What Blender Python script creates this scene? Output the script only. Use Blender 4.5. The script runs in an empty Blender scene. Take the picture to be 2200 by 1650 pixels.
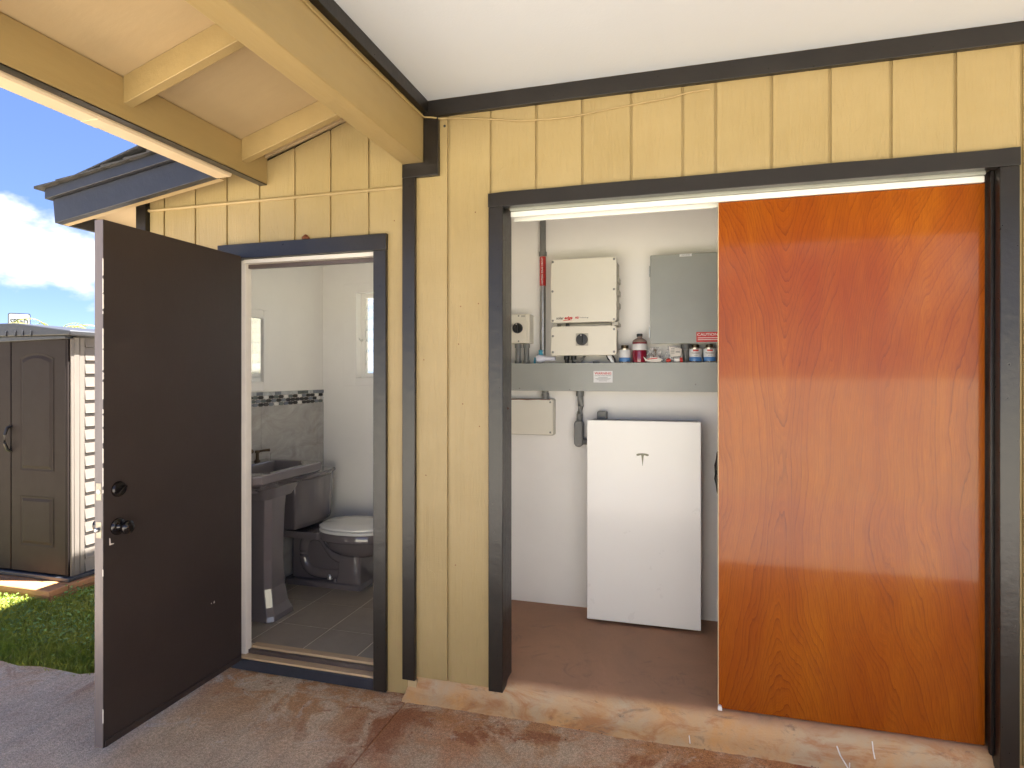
import bpy, bmesh, math, random
from math import radians as R, sin, cos, pi
from mathutils import Vector, noise as mnoise
random.seed(7)
S = bpy.context.scene
COL = S.collection

# ------------------------------------------------------------------ camera, sky, sun, exposure
cam = bpy.data.cameras.new('camera')
cam.sensor_width = 36.0
cam.lens = 21.24
cam.shift_y = -0.0087
cam.clip_start = 0.02
cam.clip_end = 2000
camo = bpy.data.objects.new('camera', cam)
COL.objects.link(camo)
camo.location = (0, -2.56, 1.48)
camo.rotation_euler = (R(90), 0, 0.27743)
S.camera = camo

SUN_DIR = Vector((0.40, 0.10, 1.0)).normalized()      # towards the sun
SUN_EL = math.asin(SUN_DIR.z)
SUN_AZ = math.atan2(SUN_DIR.x, SUN_DIR.y)             # clockwise from +y
sl = bpy.data.lights.new('sun', 'SUN')
sl.energy = 3.0
sl.angle = R(0.53)
sl.color = (1.0, 0.975, 0.945)
so = bpy.data.objects.new('sun', sl)
COL.objects.link(so)
so.rotation_euler = SUN_DIR.to_track_quat('Z', 'Y').to_euler()

W = bpy.data.worlds.new('World')
S.world = W
W.use_nodes = True
wn, wl = W.node_tree.nodes, W.node_tree.links
wn.clear()
def wnode(t, **k):
    n = wn.new(t)
    for a, b in k.items():
        setattr(n, a, b)
    return n
wo = wnode('ShaderNodeOutputWorld')
bg = wnode('ShaderNodeBackground')
sky = wnode('ShaderNodeTexSky', sky_type='NISHITA', sun_disc=False, sun_elevation=SUN_EL, sun_rotation=SUN_AZ,
            altitude=20, air_density=0.27, dust_density=0.0, ozone_density=4.0)
tc = wnode('ShaderNodeTexCoord')
sep = wnode('ShaderNodeSeparateXYZ')
wl.new(tc.outputs['Generated'], sep.inputs[0])
def wmath(op, a, b=None, clamp=False):
    n = wnode('ShaderNodeMath', operation=op, use_clamp=clamp)
    for i, v in enumerate((a, b)):
        if v is None: continue
        if isinstance(v, (int, float)): n.inputs[i].default_value = v
        else: wl.new(v, n.inputs[i])
    return n.outputs[0]
# trade wind cumulus: noise over the direction, banked up low over the horizon all round
mp = wnode('ShaderNodeMapping')
mp.inputs['Scale'].default_value = (4.6, 4.6, 8.0)
mp.inputs['Location'].default_value = (0.2, 3.2, 0.6)
wl.new(tc.outputs['Generated'], mp.inputs['Vector'])
cn = wnode('ShaderNodeTexNoise')
cn.inputs['Scale'].default_value = 1.0
cn.inputs['Detail'].default_value = 7
cn.inputs['Roughness'].default_value = 0.52
wl.new(mp.outputs[0], cn.inputs['Vector'])
zc_ = sep.outputs[2]
above = wmath('MULTIPLY', wmath('MAXIMUM', wmath('SUBTRACT', zc_, 0.165), 0.0), -1.25)      # clear overhead
below = wmath('MULTIPLY', wmath('MAXIMUM', wmath('SUBTRACT', 0.135, zc_), 0.0), -1.10)      # thinner towards the horizon
cov = wmath('ADD', wmath('ADD', cn.outputs[0], 0.02), wmath('MAXIMUM', wmath('ADD', above, below), -0.35))
cr = wnode('ShaderNodeValToRGB')
cr.color_ramp.elements[0].position = 0.50
cr.color_ramp.elements[1].position = 0.62
wl.new(cov, cr.inputs[0])
mx = wnode('ShaderNodeMix', data_type='RGBA')
wl.new(cr.outputs[0], mx.inputs['Factor'])
hs = wnode('ShaderNodeHueSaturation')
hs.inputs['Saturation'].default_value = 1.45
gm_ = wnode('ShaderNodeGamma')                       # evens out the glare along the horizon
gm_.inputs['Gamma'].default_value = 0.5
wl.new(sky.outputs[0], gm_.inputs['Color'])
wl.new(gm_.outputs[0], hs.inputs['Color'])
tn = wnode('ShaderNodeMix', data_type='RGBA', blend_type='MULTIPLY')
tn.inputs['Factor'].default_value = 1.0
tn.inputs['B'].default_value = (0.48, 0.41, 0.47, 1)
wl.new(hs.outputs[0], tn.inputs['A'])
wl.new(tn.outputs['Result'], mx.inputs['A'])
dn = wnode('ShaderNodeValToRGB')                     # thick parts whiter, thin parts greyer
dn.color_ramp.elements[0].position = 0.50
dn.color_ramp.elements[1].position = 0.72
dn.color_ramp.elements[0].color = (0.30, 0.31, 0.35, 1)
wl.new(cov, dn.inputs[0])
sc3 = wnode('ShaderNodeMix', data_type='RGBA', blend_type='MULTIPLY')
sc3.inputs['Factor'].default_value = 1.0
sc3.inputs['B'].default_value = (2.7, 2.58, 2.5, 1)
sc3.clamp_result = False
wl.new(dn.outputs[0], sc3.inputs['A'])
wl.new(sc3.outputs['Result'], mx.inputs['B'])
wl.new(mx.outputs['Result'], bg.inputs[0])
bg.inputs[1].default_value = 0.12
wl.new(bg.outputs[0], wo.inputs[0])

vs = S.view_settings
S.display_settings.display_device = 'sRGB'
vs.view_transform = 'Standard'
vs.look = 'None'
vs.exposure = 3.82
vs.gamma = 1.0
vs.use_curve_mapping = False
S.render.engine = 'CYCLES'
S.cycles.use_denoising = True
try: S.cycles.denoiser = 'OPENIMAGEDENOISE'
except Exception: pass
S.cycles.max_bounces = 8
S.cycles.diffuse_bounces = 5
S.cycles.glossy_bounces = 3
S.cycles.transmission_bounces = 8
S.cycles.sample_clamp_indirect = 6.0
S.cycles.use_adaptive_sampling = True
S.cycles.adaptive_threshold = 0.02
S.cycles.caustics_reflective = False
S.cycles.caustics_refractive = False

# ------------------------------------------------------------------ materials
class NT:
    """short hand for building one material's node tree"""
    def __init__(s, name):
        s.m = bpy.data.materials.new(name)
        s.m.use_nodes = True
        s.n, s.l = s.m.node_tree.nodes, s.m.node_tree.links
        s.b = s.n['Principled BSDF']
        t = s.n.new('ShaderNodeTexCoord')
        s.obj = t.outputs['Object']
        s.rnd = s.n.new('ShaderNodeObjectInfo').outputs['Random']
    def put(s, sock, v):
        if hasattr(v, 'is_linked') or hasattr(v, 'links'):
            s.l.new(v, sock)
        elif isinstance(v, (tuple, list)) and len(v) == 3 and sock.type == 'RGBA':
            sock.default_value = (*v, 1)
        else:
            sock.default_value = v
    def math(s, op, a, b=None, clamp=False, c=None):
        n = s.n.new('ShaderNodeMath'); n.operation = op; n.use_clamp = clamp
        for i, v in enumerate((a, b, c)):
            if v is not None: s.put(n.inputs[i], v)
        return n.outputs[0]
    def map(s, vec, scale=(1, 1, 1), loc=(0, 0, 0), rot=(0, 0, 0)):
        n = s.n.new('ShaderNodeMapping')
        s.l.new(vec, n.inputs['Vector'])
        n.inputs['Scale'].default_value = scale
        n.inputs['Rotation'].default_value = rot
        s.put(n.inputs['Location'], loc)
        return n.outputs[0]
    def noise(s, scale, detail=3, rough=0.55, vec=None, stretch=None, dist=0.0):
        v = vec or s.obj
        if stretch: v = s.map(v, stretch)
        n = s.n.new('ShaderNodeTexNoise')
        n.inputs['Scale'].default_value = scale
        n.inputs['Detail'].default_value = detail
        n.inputs['Roughness'].default_value = rough
        n.inputs['Distortion'].default_value = dist
        s.l.new(v, n.inputs['Vector'])
        return n.outputs[0]
    def ramp(s, fac, a, b, ca=(0, 0, 0), cb=(1, 1, 1)):
        n = s.n.new('ShaderNodeValToRGB')
        e = n.color_ramp.elements
        e[0].position, e[1].position = a, b
        e[0].color, e[1].color = (*ca, 1), (*cb, 1)
        s.l.new(fac, n.inputs[0])
        return n.outputs[0]
    def step(s, v, a, b):
        n = s.n.new('ShaderNodeMapRange'); n.interpolation_type = 'SMOOTHSTEP'
        s.l.new(v, n.inputs['Value']); n.inputs['From Min'].default_value = a; n.inputs['From Max'].default_value = b
        return n.outputs[0]
    def mix(s, fac, a, b, mode='MIX'):
        n = s.n.new('ShaderNodeMix'); n.data_type = 'RGBA'; n.blend_type = mode
        s.put(n.inputs['Factor'], fac); s.put(n.inputs['A'], a); s.put(n.inputs['B'], b)
        return n.outputs['Result']
    def xyz(s, vec=None):
        n = s.n.new('ShaderNodeSeparateXYZ'); s.l.new(vec or s.obj, n.inputs[0]); return n.outputs
    def bump(s, h, dist, strength=1.0):
        n = s.n.new('ShaderNodeBump')
        n.inputs['Distance'].default_value = dist
        n.inputs['Strength'].default_value = strength
        s.l.new(h, n.inputs['Height'])
        if s.b.inputs['Normal'].is_linked:
            s.l.new(s.b.inputs['Normal'].links[0].from_socket, n.inputs['Normal'])
        s.l.new(n.outputs[0], s.b.inputs['Normal'])
    def set(s, **k):
        names = dict(col='Base Color', rough='Roughness', metal='Metallic', spec='Specular IOR Level', coat='Coat Weight',
                     coatr='Coat Roughness', trans='Transmission Weight', ior='IOR', alpha='Alpha')
        for a, v in k.items(): s.put(s.b.inputs[names[a]], v)
        return s

M = {}
def simple(name, col, rough=0.5, var=0.12, vscale=6, bump=0.0, bscale=60, stretch=None, **k):
    t = NT(name)
    f = t.ramp(t.noise(vscale, 4, 0.6, stretch=stretch), 0.3, 0.7)
    dark = tuple(c * (1 - var) for c in col); lite = tuple(min(1, c * (1 + var)) for c in col)
    t.set(col=t.mix(f, dark, lite), **k)
    t.set(rough=t.math('MULTIPLY_ADD', t.noise(vscale * 3, 3), 0.16, c=max(0.02, rough - 0.08)))
    if bump: t.bump(t.noise(bscale, 4, 0.6, stretch=stretch), bump)
    M[name] = t.m
    return t

def siding_mat():
    t = NT('siding_paint')
    off = t.n.new('ShaderNodeCombineXYZ')
    t.l.new(t.math('MULTIPLY', t.rnd, 9.0), off.inputs[0]); t.l.new(t.math('MULTIPLY', t.rnd, 23.0), off.inputs[2])
    v = t.n.new('ShaderNodeVectorMath'); v.operation = 'ADD'
    t.l.new(t.obj, v.inputs[0]); t.l.new(off.outputs[0], v.inputs[1])
    vec = v.outputs[0]
    grain = t.noise(1.0, 3, 0.62, vec=t.map(vec, (70, 70, 4.5)), dist=0.9)
    cath = t.noise(1.0, 2, 0.5, vec=t.map(vec, (9, 9, 1.1)))
    rings = t.math('FRACT', t.math('MULTIPLY', cath, 17.0))
    saw = t.noise(1.0, 2, 0.5, vec=t.map(vec, (12, 12, 190)))
    big = t.ramp(t.noise(2.2, 5, 0.6, vec=vec), 0.3, 0.72)
    c = t.mix(big, (0.295, 0.214, 0.090), (0.352, 0.262, 0.122))
    c = t.mix(t.math('MULTIPLY', t.ramp(grain, 0.30, 0.48, (1, 1, 1), (0, 0, 0)), 0.22), c, (0.36, 0.25, 0.10))
    speck = t.ramp(t.noise(34, 3, 0.7, vec=vec, stretch=(1, 1, .6)), 0.73, 0.77)
    c = t.mix(t.math('MULTIPLY', speck, 0.45), c, (0.22, 0.15, 0.07))
    scuff = t.ramp(t.noise(1.0, 6, 0.75, vec=t.map(vec, (22, 22, 9))), 0.66, 0.74)
    c = t.mix(t.math('MULTIPLY', scuff, 0.22), c, (0.30, 0.21, 0.10))
    splash = t.math('MULTIPLY', t.step(t.xyz()[2], 0.55, 0.05), t.ramp(t.noise(20, 5, 0.75, vec=vec), 0.52, 0.66))
    c = t.mix(t.math('MULTIPLY', splash, 0.45), c, (0.33, 0.20, 0.11))
    streak = t.ramp(t.noise(1.0, 4, 0.7, vec=t.map(vec, (30, 30, 1.3))), 0.60, 0.78)
    c = t.mix(t.math('MULTIPLY', streak, 0.28), c, (0.30, 0.20, 0.085))
    t.set(col=c, rough=t.math('MULTIPLY_ADD', grain, 0.2, c=0.36), spec=0.45)
    hh = t.math('ADD', t.math('MULTIPLY', grain, 0.0024), t.math('ADD', t.math('MULTIPLY', rings, 0.0008), t.math('MULTIPLY', saw, 0.0005)))
    t.bump(hh, 1.0, 1.0)
    M['siding'] = t.m
siding_mat()
simple('beam_paint', (0.325, 0.232, 0.098), 0.5, 0.10, 4, 0.0016, 40, (1, 0.25, 1))
simple('soffit_paint', (0.43, 0.32, 0.175), 0.55, 0.07, 3, 0.0010, 30, (0.25, 1, 1))
def darktrim():
    t = NT('trim_paint')
    n = t.noise(5, 5, 0.65)
    c = t.mix(t.ramp(n, 0.3, 0.7), (0.010, 0.0078, 0.0066), (0.016, 0.0126, 0.0105))
    chip = t.ramp(t.noise(46, 4, 0.7), 0.735, 0.76)
    low = t.ramp(t.xyz()[2], 0.0, 0.9, (1, 1, 1), (0.12, 0.12, 0.12))
    c = t.mix(t.math('MULTIPLY', t.math('MULTIPLY', chip, low), 0.8), c, (0.30, 0.27, 0.23))
    g = t.noise(1, 4, 0.6, vec=t.map(t.obj, (45, 45, 45)))
    t.set(col=c, rough=t.math('MULTIPLY_ADD', g, 0.18, c=0.22), spec=0.5)
    t.bump(t.noise(14, 4, 0.6), 0.0016)
    t.bump(g, 0.0006)
    M['trim'] = t.m
darktrim()
simple('rake_paint', (0.022, 0.023, 0.030), 0.42, 0.15, 6, 0.001, 40)
simple('interior_white', (0.90, 0.875, 0.83), 0.55, 0.02, 3, 0.0005, 70)
simple('ceiling_white', (0.60, 0.635, 0.67), 0.6, 0.015, 2, 0.0006, 90)
simple('jamb_cream', (0.70, 0.64, 0.56), 0.45, 0.05, 8, 0.0005, 60)
simple('sill_wood', (0.52, 0.37, 0.22), 0.5, 0.22, 14, 0.001, 60, (0.15, 1, 1))
simple('sill_brown', (0.085, 0.062, 0.055), 0.4, 0.15, 12, 0.001, 40)
simple('sill_navy', (0.020, 0.024, 0.038), 0.35, 0.2, 9, 0.001, 40)
simple('valance_white', (0.78, 0.78, 0.72), 0.35, 0.03, 5)
simple('track_metal', (0.42, 0.42, 0.36), 0.4, 0.08, 6, metal=0.6)
simple('box_beige', (0.78, 0.74, 0.63), 0.38, 0.02, 4, 0.0002, 240)
simple('box_beige_dark', (0.50, 0.47, 0.40), 0.45, 0.04, 5)
simple('box_grey', (0.335, 0.345, 0.315), 0.35, 0.04, 5, 0.0002, 120, spec=0.55)
simple('conduit_grey', (0.19, 0.19, 0.18), 0.42, 0.08, 9)
simple('galvanised', (0.42, 0.42, 0.41), 0.3, 0.14, 18, metal=0.85)
simple('black_plastic', (0.012, 0.012, 0.012), 0.35, 0.15, 9)
simple('black_mark', (0.03, 0.028, 0.025), 0.6, 0.1, 9)
simple('screw_metal', (0.25, 0.24, 0.22), 0.4, 0.1, 20, metal=0.7)
simple('red_print', (0.55, 0.03, 0.025), 0.45, 0.08, 12)
simple('orange_red', (0.60, 0.05, 0.03), 0.4, 0.1, 12)
simple('white_print', (0.80, 0.78, 0.76), 0.5, 0.04, 8)
simple('label_white', (0.72, 0.72, 0.72), 0.35, 0.06, 30)
simple('label_blue', (0.08, 0.22, 0.50), 0.35, 0.08, 20)
simple('tin', (0.48, 0.44, 0.36), 0.28, 0.15, 30, metal=0.9)
simple('paper', (0.70, 0.66, 0.60), 0.7, 0.12, 25)
simple('emblem_silver', (0.20, 0.195, 0.13), 0.4, 0.05, 10, metal=0.2)
simple('battery_white', (0.90, 0.885, 0.85), 0.30, 0.01, 3, coat=0.35, coatr=0.10)
simple('battery_side', (0.30, 0.30, 0.30), 0.4, 0.05, 6)
simple('cyan_plastic', (0.05, 0.30, 0.42), 0.4, 0.1, 9)
simple('clear_bulb', (0.66, 0.67, 0.76), 0.22, 0.05, 9)
simple('brass_dark', (0.10, 0.07, 0.04), 0.35, 0.2, 14, metal=0.8)
simple('knob_bronze', (0.012, 0.009, 0.008), 0.16, 0.2, 14, metal=0.3, spec=0.7)
simple('strike_metal', (0.30, 0.27, 0.22), 0.45, 0.2, 30, metal=0.8)
simple('porcelain_grey', (0.145, 0.125, 0.128), 0.07, 0.03, 4, coat=0.7, coatr=0.03)
simple('seat_white', (0.78, 0.77, 0.73), 0.2, 0.02, 4, coat=0.4)
simple('grout', (0.80, 0.71, 0.58), 0.8, 0.12, 20, 0.0008, 90)
simple('grout_light', (0.44, 0.41, 0.37), 0.8, 0.1, 20)
simple('gutter_cream', (0.62, 0.49, 0.33), 0.4, 0.05, 4)
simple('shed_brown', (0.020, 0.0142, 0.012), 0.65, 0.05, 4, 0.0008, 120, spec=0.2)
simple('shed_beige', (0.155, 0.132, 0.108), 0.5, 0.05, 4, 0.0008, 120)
simple('shed_roof', (0.030, 0.031, 0.036), 0.45, 0.08, 5, 0.0008, 90)
simple('platform_wood', (0.42, 0.19, 0.075), 0.65, 0.25, 7, 0.002, 40, (0.2, 1, 1))
simple('shingle', (0.045, 0.042, 0.040), 0.85, 0.35, 30, 0.003, 120)
simple('sign_white', (0.40, 0.40, 0.41), 0.4, 0.04, 5)
simple('bark', (0.16, 0.12, 0.08), 0.85, 0.3, 12, 0.01, 20)
simple('weed_leaf', (0.13, 0.22, 0.035), 0.5, 0.35, 11)
simple('chalk', (0.78, 0.75, 0.70), 0.8, 0.1, 30)
simple('rust', (0.16, 0.05, 0.02), 0.8, 0.3, 40)
simple('dead_leaf', (0.10, 0.060, 0.035), 0.8, 0.4, 40)
simple('bounce_concrete', (0.55, 0.50, 0.44), 0.8, 0.1, 3, 0.002, 60)
simple('dry_grass', (0.47, 0.435, 0.33), 0.9, 0.2, 5, 0.01, 30)
simple('outside_stucco', (0.50, 0.40, 0.24), 0.8, 0.08, 4, 0.002, 60)

def palm():
    t = NT('palm_leaf')
    t.set(col=t.mix(t.rnd, (0.16, 0.20, 0.03), (0.30, 0.26, 0.05)), rough=0.45)
    M['palm'] = t.m
palm()

def doorpaint():
    t = NT('door_paint')
    n = t.noise(3, 4, 0.6)
    c = t.mix(t.ramp(n, 0.3, 0.7), (0.032, 0.0225, 0.0195), (0.039, 0.0275, 0.024))
    w = t.noise(1, 2, 0.5, vec=t.map(t.obj, (900, 900, 12)))
    ch = t.ramp(t.noise(38, 3, 0.75), 0.80, 0.815)
    c = t.mix(t.math('MULTIPLY', ch, 0.7), c, (0.25, 0.22, 0.20))
    t.set(col=c, rough=t.math('MULTIPLY_ADD', n, 0.12, c=0.38), spec=0.42)
    t.bump(w, 0.0004)
    t.bump(t.noise(9, 3), 0.0012)
    M['door'] = t.m
    t = NT('door_edge_paint')
    n = t.noise(12, 4, 0.6, stretch=(1, 1, 0.15))
    c = t.mix(t.ramp(n, 0.3, 0.7), (0.11, 0.090, 0.090), (0.17, 0.14, 0.135))
    t.set(col=c, rough=0.4)
    t.bump(t.noise(60, 3, stretch=(1, 1, 0.2)), 0.0006)
    M['door_edge'] = t.m
doorpaint()

def wood():
    """rotary cut veneer: the grain lines are contour lines of a height field"""
    t = NT('varnished_veneer')
    x, y, z = t.xyz()
    wob = t.noise(1, 3, 0.55, vec=t.map(t.obj, (3.0, 1, 0.42)))
    wob2 = t.noise(1, 4, 0.6, vec=t.map(t.obj, (10, 1, 1.25)))
    wob3 = t.noise(1, 2, 0.5, vec=t.map(t.obj, (55, 1, 7)))
    u = t.math('SUBTRACT', x, 0.245)
    u = t.math('ADD', u, t.math('MULTIPLY', t.math('SUBTRACT', t.noise(1, 2, 0.5, vec=t.map(t.obj, (0.8, 1, 1.6))), 0.5), 0.16))
    au = t.math('SQRT', t.math('ADD', t.math('MULTIPLY', u, u), 0.0012))
    zw = t.math('SUBTRACT', z, 0.98)
    lean = t.math('MULTIPLY', t.math('MULTIPLY', zw, t.math('MAXIMUM', t.math('SUBTRACT', x, 0.30), 0.0)), -0.055)
    h = t.math('ADD', au, t.math('MULTIPLY', t.math('MULTIPLY', zw, zw), -0.155))
    h = t.math('ADD', h, lean)
    h = t.math('ADD', h, t.math('MULTIPLY', wob, 0.25))
    h = t.math('ADD', h, t.math('MULTIPLY', wob2, 0.040))
    h = t.math('ADD', h, t.math('MULTIPLY', wob3, 0.006))
    ph = t.math('MULTIPLY', h, 84.0)
    fr = t.math('FRACT', ph)
    # every ring has its own weight
    wn_ = t.n.new('ShaderNodeTexWhiteNoise'); wn_.noise_dimensions = '1D'
    t.l.new(t.math('FLOOR', ph), wn_.inputs['W'])
    line = t.math('POWER', fr, 5.0)
    line = t.math('MULTIPLY', line, t.math('MULTIPLY_ADD', wn_.outputs['Value'], 0.85, c=0.15))
    pores = t.noise(1, 3, 0.75, vec=t.map(t.obj, (420, 1, 11)))
    fine = t.math('FRACT', t.math('MULTIPLY', h, 251.0))
    tone = t.noise(1, 3, 0.55, vec=t.map(t.obj, (4.5, 1, 0.9)))
    c = t.mix(t.ramp(tone, 0.30, 0.72), (0.255, 0.046, 0.002), (0.385, 0.112, 0.005))
    c = t.mix(t.math('MULTIPLY', wn_.outputs['Value'], 0.30), c, (0.25, 0.050, 0.005))
    c = t.mix(t.math('MULTIPLY', t.ramp(pores, 0.36, 0.60, (1, 1, 1), (0, 0, 0)), 0.48), c, (0.17, 0.034, 0.004))
    c = t.mix(t.math('MULTIPLY', fine, 0.30), c, (0.17, 0.038, 0.005))
    c = t.mix(t.math('MULTIPLY', line, 0.82), c, (0.115, 0.022, 0.004))
    knot = t.ramp(t.noise(1, 2, 0.4, vec=t.map(t.obj, (7, 1, 4.5), (3.1, 0, 7.7))), 0.74, 0.80)
    c = t.mix(t.math('MULTIPLY', knot, 0.5), c, (0.20, 0.040, 0.008))
    t.set(col=c, rough=t.math('MULTIPLY_ADD', pores, 0.10, c=0.19), spec=0.14, coat=0.42, coatr=0.07)
    t.bump(t.math('ADD', t.math('MULTIPLY', line, -0.0003), t.math('MULTIPLY', t.noise(5, 1), 0.0012)), 1.0)
    M['veneer'] = t.m
wood()
simple('veneer_edge', (0.62, 0.46, 0.26), 0.5, 0.1, 9)

def concrete():
    """old driveway slab stained by red soil, worst along the wall"""
    t = NT('stained_concrete')
    x, y, z = t.xyz()
    grit = t.noise(210, 2, 0.7)
    agg = t.noise(75, 3, 0.75)
    mid = t.noise(7, 5, 0.7)
    big = t.noise(1.5, 4, 0.6, dist=0.4)
    sweep = t.noise(1, 4, 0.65, vec=t.map(t.obj, (16, 2.2, 1), rot=(0, 0, R(35))))
    c = t.mix(t.ramp(big, 0.36, 0.64), (0.63, 0.505, 0.35), (0.74, 0.575, 0.395))
    c = t.mix(t.math('MULTIPLY', t.ramp(mid, 0.44, 0.68), 0.55), c, (0.50, 0.315, 0.20))
    c = t.mix(t.math('MULTIPLY', t.ramp(sweep, 0.46, 0.66), 0.42), c, (0.42, 0.335, 0.24))
    # red soil washed against the wall (y near 0) and over the right hand slab
    near = t.step(t.math('ADD', y, t.math('MULTIPLY', t.math('SUBTRACT', big, 0.5), 0.55)), -0.62, -0.06)
    far = t.step(t.math('ADD', y, t.math('MULTIPLY', t.math('SUBTRACT', big, 0.5), 0.8)), -3.2, -1.3)
    right = t.step(t.math('ADD', x, t.math('MULTIPLY', t.math('SUBTRACT', mid, 0.5), 0.7)), -1.45, -0.95)
    n1 = t.noise(4.2, 7, 0.7, dist=0.6)
    n2 = t.noise(2.6, 7, 0.7, dist=0.5)
    s1 = t.math('MULTIPLY', near, t.ramp(n1, 0.44, 0.54))
    s2 = t.math('MULTIPLY', t.math('MULTIPLY', right, far), t.ramp(n2, 0.42, 0.56))
    c = t.mix(far, (0.42, 0.405, 0.385), c)
    c = t.mix(t.math('MULTIPLY', s2, 0.66), c, (0.60, 0.30, 0.155))
    c = t.mix(t.math('MULTIPLY', s1, 0.82), c, (0.52, 0.245, 0.085))
    band = t.step(t.math('ABSOLUTE', t.math('ADD', t.math('ADD', x, 1.20), t.math('MULTIPLY', t.math('SUBTRACT', mid, 0.5), 0.35))), 0.17, 0.04)   # soil either side of the joint
    edgeb = t.step(t.math('ABSOLUTE', t.math('ADD', t.math('ADD', y, 0.20), t.math('MULTIPLY', t.math('SUBTRACT', n2, 0.5), 0.5))), 0.05, 0.015)
    deep = t.math('MAXIMUM', t.math('MULTIPLY', t.math('MAXIMUM', near, t.math('MULTIPLY', right, far)), t.ramp(t.noise(3.3, 6, 0.65, dist=0.8), 0.60, 0.64)),
                  t.math('MAXIMUM', t.math('MULTIPLY', band, t.math('MULTIPLY', far, t.ramp(n1, 0.40, 0.52))), t.math('MULTIPLY', edgeb, t.math('MULTIPLY', right, t.ramp(n1, 0.46, 0.54)))))
    c = t.mix(t.math('MULTIPLY', deep, 0.72), c, (0.32, 0.105, 0.040))
    pale = t.ramp(t.noise(5.5, 6, 0.75, dist=0.7), 0.60, 0.66)
    c = t.mix(t.math('MULTIPLY', t.math('MULTIPLY', pale, far), 0.6), c, (0.66, 0.58, 0.48))
    c = t.mix(0.85, c, t.ramp(agg, 0.36, 0.66, (1.2, 1.2, 1.2), (0.70, 0.66, 0.62)), 'MULTIPLY')
    c = t.mix(0.85, c, t.ramp(grit, 0.38, 0.64, (1.22, 1.22, 1.22), (0.66, 0.62, 0.58)), 'MULTIPLY')
    sp = t.ramp(t.noise(42, 4, 0.75), 0.69, 0.73)
    c = t.mix(t.math('MULTIPLY', sp, 0.8), c, (0.10, 0.065, 0.045))
    sp2 = t.ramp(t.noise(62, 3, 0.7, vec=t.map(t.obj, (1, 1, 1), (4, 9, 2))), 0.74, 0.76)
    c = t.mix(t.math('MULTIPLY', sp2, 0.7), c, (0.75, 0.70, 0.62))
    t.set(col=c, rough=t.math('MULTIPLY_ADD', mid, 0.3, c=0.58), spec=0.35)
    t.bump(t.math('ADD', t.math('MULTIPLY', grit, 0.0026), t.math('ADD', t.math('MULTIPLY', agg, 0.0034), t.math('MULTIPLY', mid, 0.003))), 1.0)
    M['concrete'] = t.m
    # smooth closet floor and its kerb
    t = NT('closet_concrete')
    x, y, z = t.xyz()
    big = t.noise(2.4, 6, 0.65, dist=0.7)
    c = t.mix(t.ramp(big, 0.32, 0.7), (0.33, 0.175, 0.10), (0.44, 0.235, 0.135))
    c = t.mix(t.math('MULTIPLY', t.ramp(t.noise(6, 6, 0.7, dist=1.2), 0.58, 0.72), 0.5), c, (0.17, 0.115, 0.085))
    c = t.mix(t.math('MULTIPLY', t.ramp(t.noise(9, 4, 0.7, dist=1.5), 0.70, 0.76), 0.5), c, (0.36, 0.28, 0.22))
    face = t.step(t.math('ADD', y, t.math('MULTIPLY', t.math('SUBTRACT', t.noise(7, 4), 0.5), 0.03)), 0.064, 0.030)
    fc = t.mix(t.ramp(t.noise(3.4, 6, 0.68, dist=0.6), 0.36, 0.62), (0.58, 0.31, 0.115), (0.48, 0.36, 0.225))
    fc = t.mix(t.math('MULTIPLY', t.ramp(t.noise(5, 6, 0.7, dist=0.9, vec=t.map(t.obj, (1, 1, 3), (2, 2, 2))), 0.48, 0.62), 0.75), fc, (0.40, 0.165, 0.055))
    fc = t.mix(t.math('MULTIPLY', t.ramp(t.noise(4, 6, 0.75, dist=1.0, vec=t.map(t.obj, (1, 1, 4), (7, 2, 5))), 0.57, 0.66), 0.75), fc, (0.14, 0.10, 0.075))
    c = t.mix(face, c, fc)
    sp = t.ramp(t.noise(70, 3, 0.7), 0.72, 0.77)
    c = t.mix(t.math('MULTIPLY', sp, 0.6), c, (0.09, 0.06, 0.045))
    sp2 = t.ramp(t.noise(48, 3, 0.7, vec=t.map(t.obj, (1, 1, 1), (4, 9, 2))), 0.75, 0.77)
    c = t.mix(t.math('MULTIPLY', sp2, 0.8), c, (0.62, 0.55, 0.48))
    t.set(col=c, rough=t.math('MULTIPLY_ADD', big, 0.3, c=0.42), spec=0.4)
    t.bump(t.noise(120, 3, 0.7), 0.0010)
    t.bump(t.noise(14, 5, 0.7), 0.004, 0.7)
    M['closet_floor'] = t.m
concrete()

def ground():
    t = NT('lawn_soil')
    a = t.noise(0.9, 6, 0.65); b = t.noise(14, 5, 0.7)
    c = t.mix(t.ramp(a, 0.35, 0.65), (0.085, 0.105, 0.028), (0.13, 0.135, 0.040))
    c = t.mix(t.ramp(b, 0.45, 0.65), c, (0.070, 0.085, 0.022))
    c = t.mix(t.math('MULTIPLY', t.ramp(t.noise(3.4, 5, 0.7), 0.60, 0.70), 0.7), c, (0.20, 0.085, 0.040))
    t.set(col=c, rough=0.9, spec=0.2)
    t.bump(t.noise(40, 4, 0.7), 0.02)
    M['ground'] = t.m
    t = NT('grass_blade')
    n = t.noise(2.2, 4, 0.6)
    c = t.mix(t.ramp(n, 0.35, 0.65), (0.24, 0.31, 0.035), (0.38, 0.38, 0.06))
    c = t.mix(t.math('MULTIPLY', t.ramp(t.noise(26, 3, 0.7), 0.58, 0.72), 0.7), c, (0.36, 0.29, 0.11))
    t.set(col=c, rough=0.55, spec=0.3)
    M['grass'] = t.m
ground()

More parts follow.
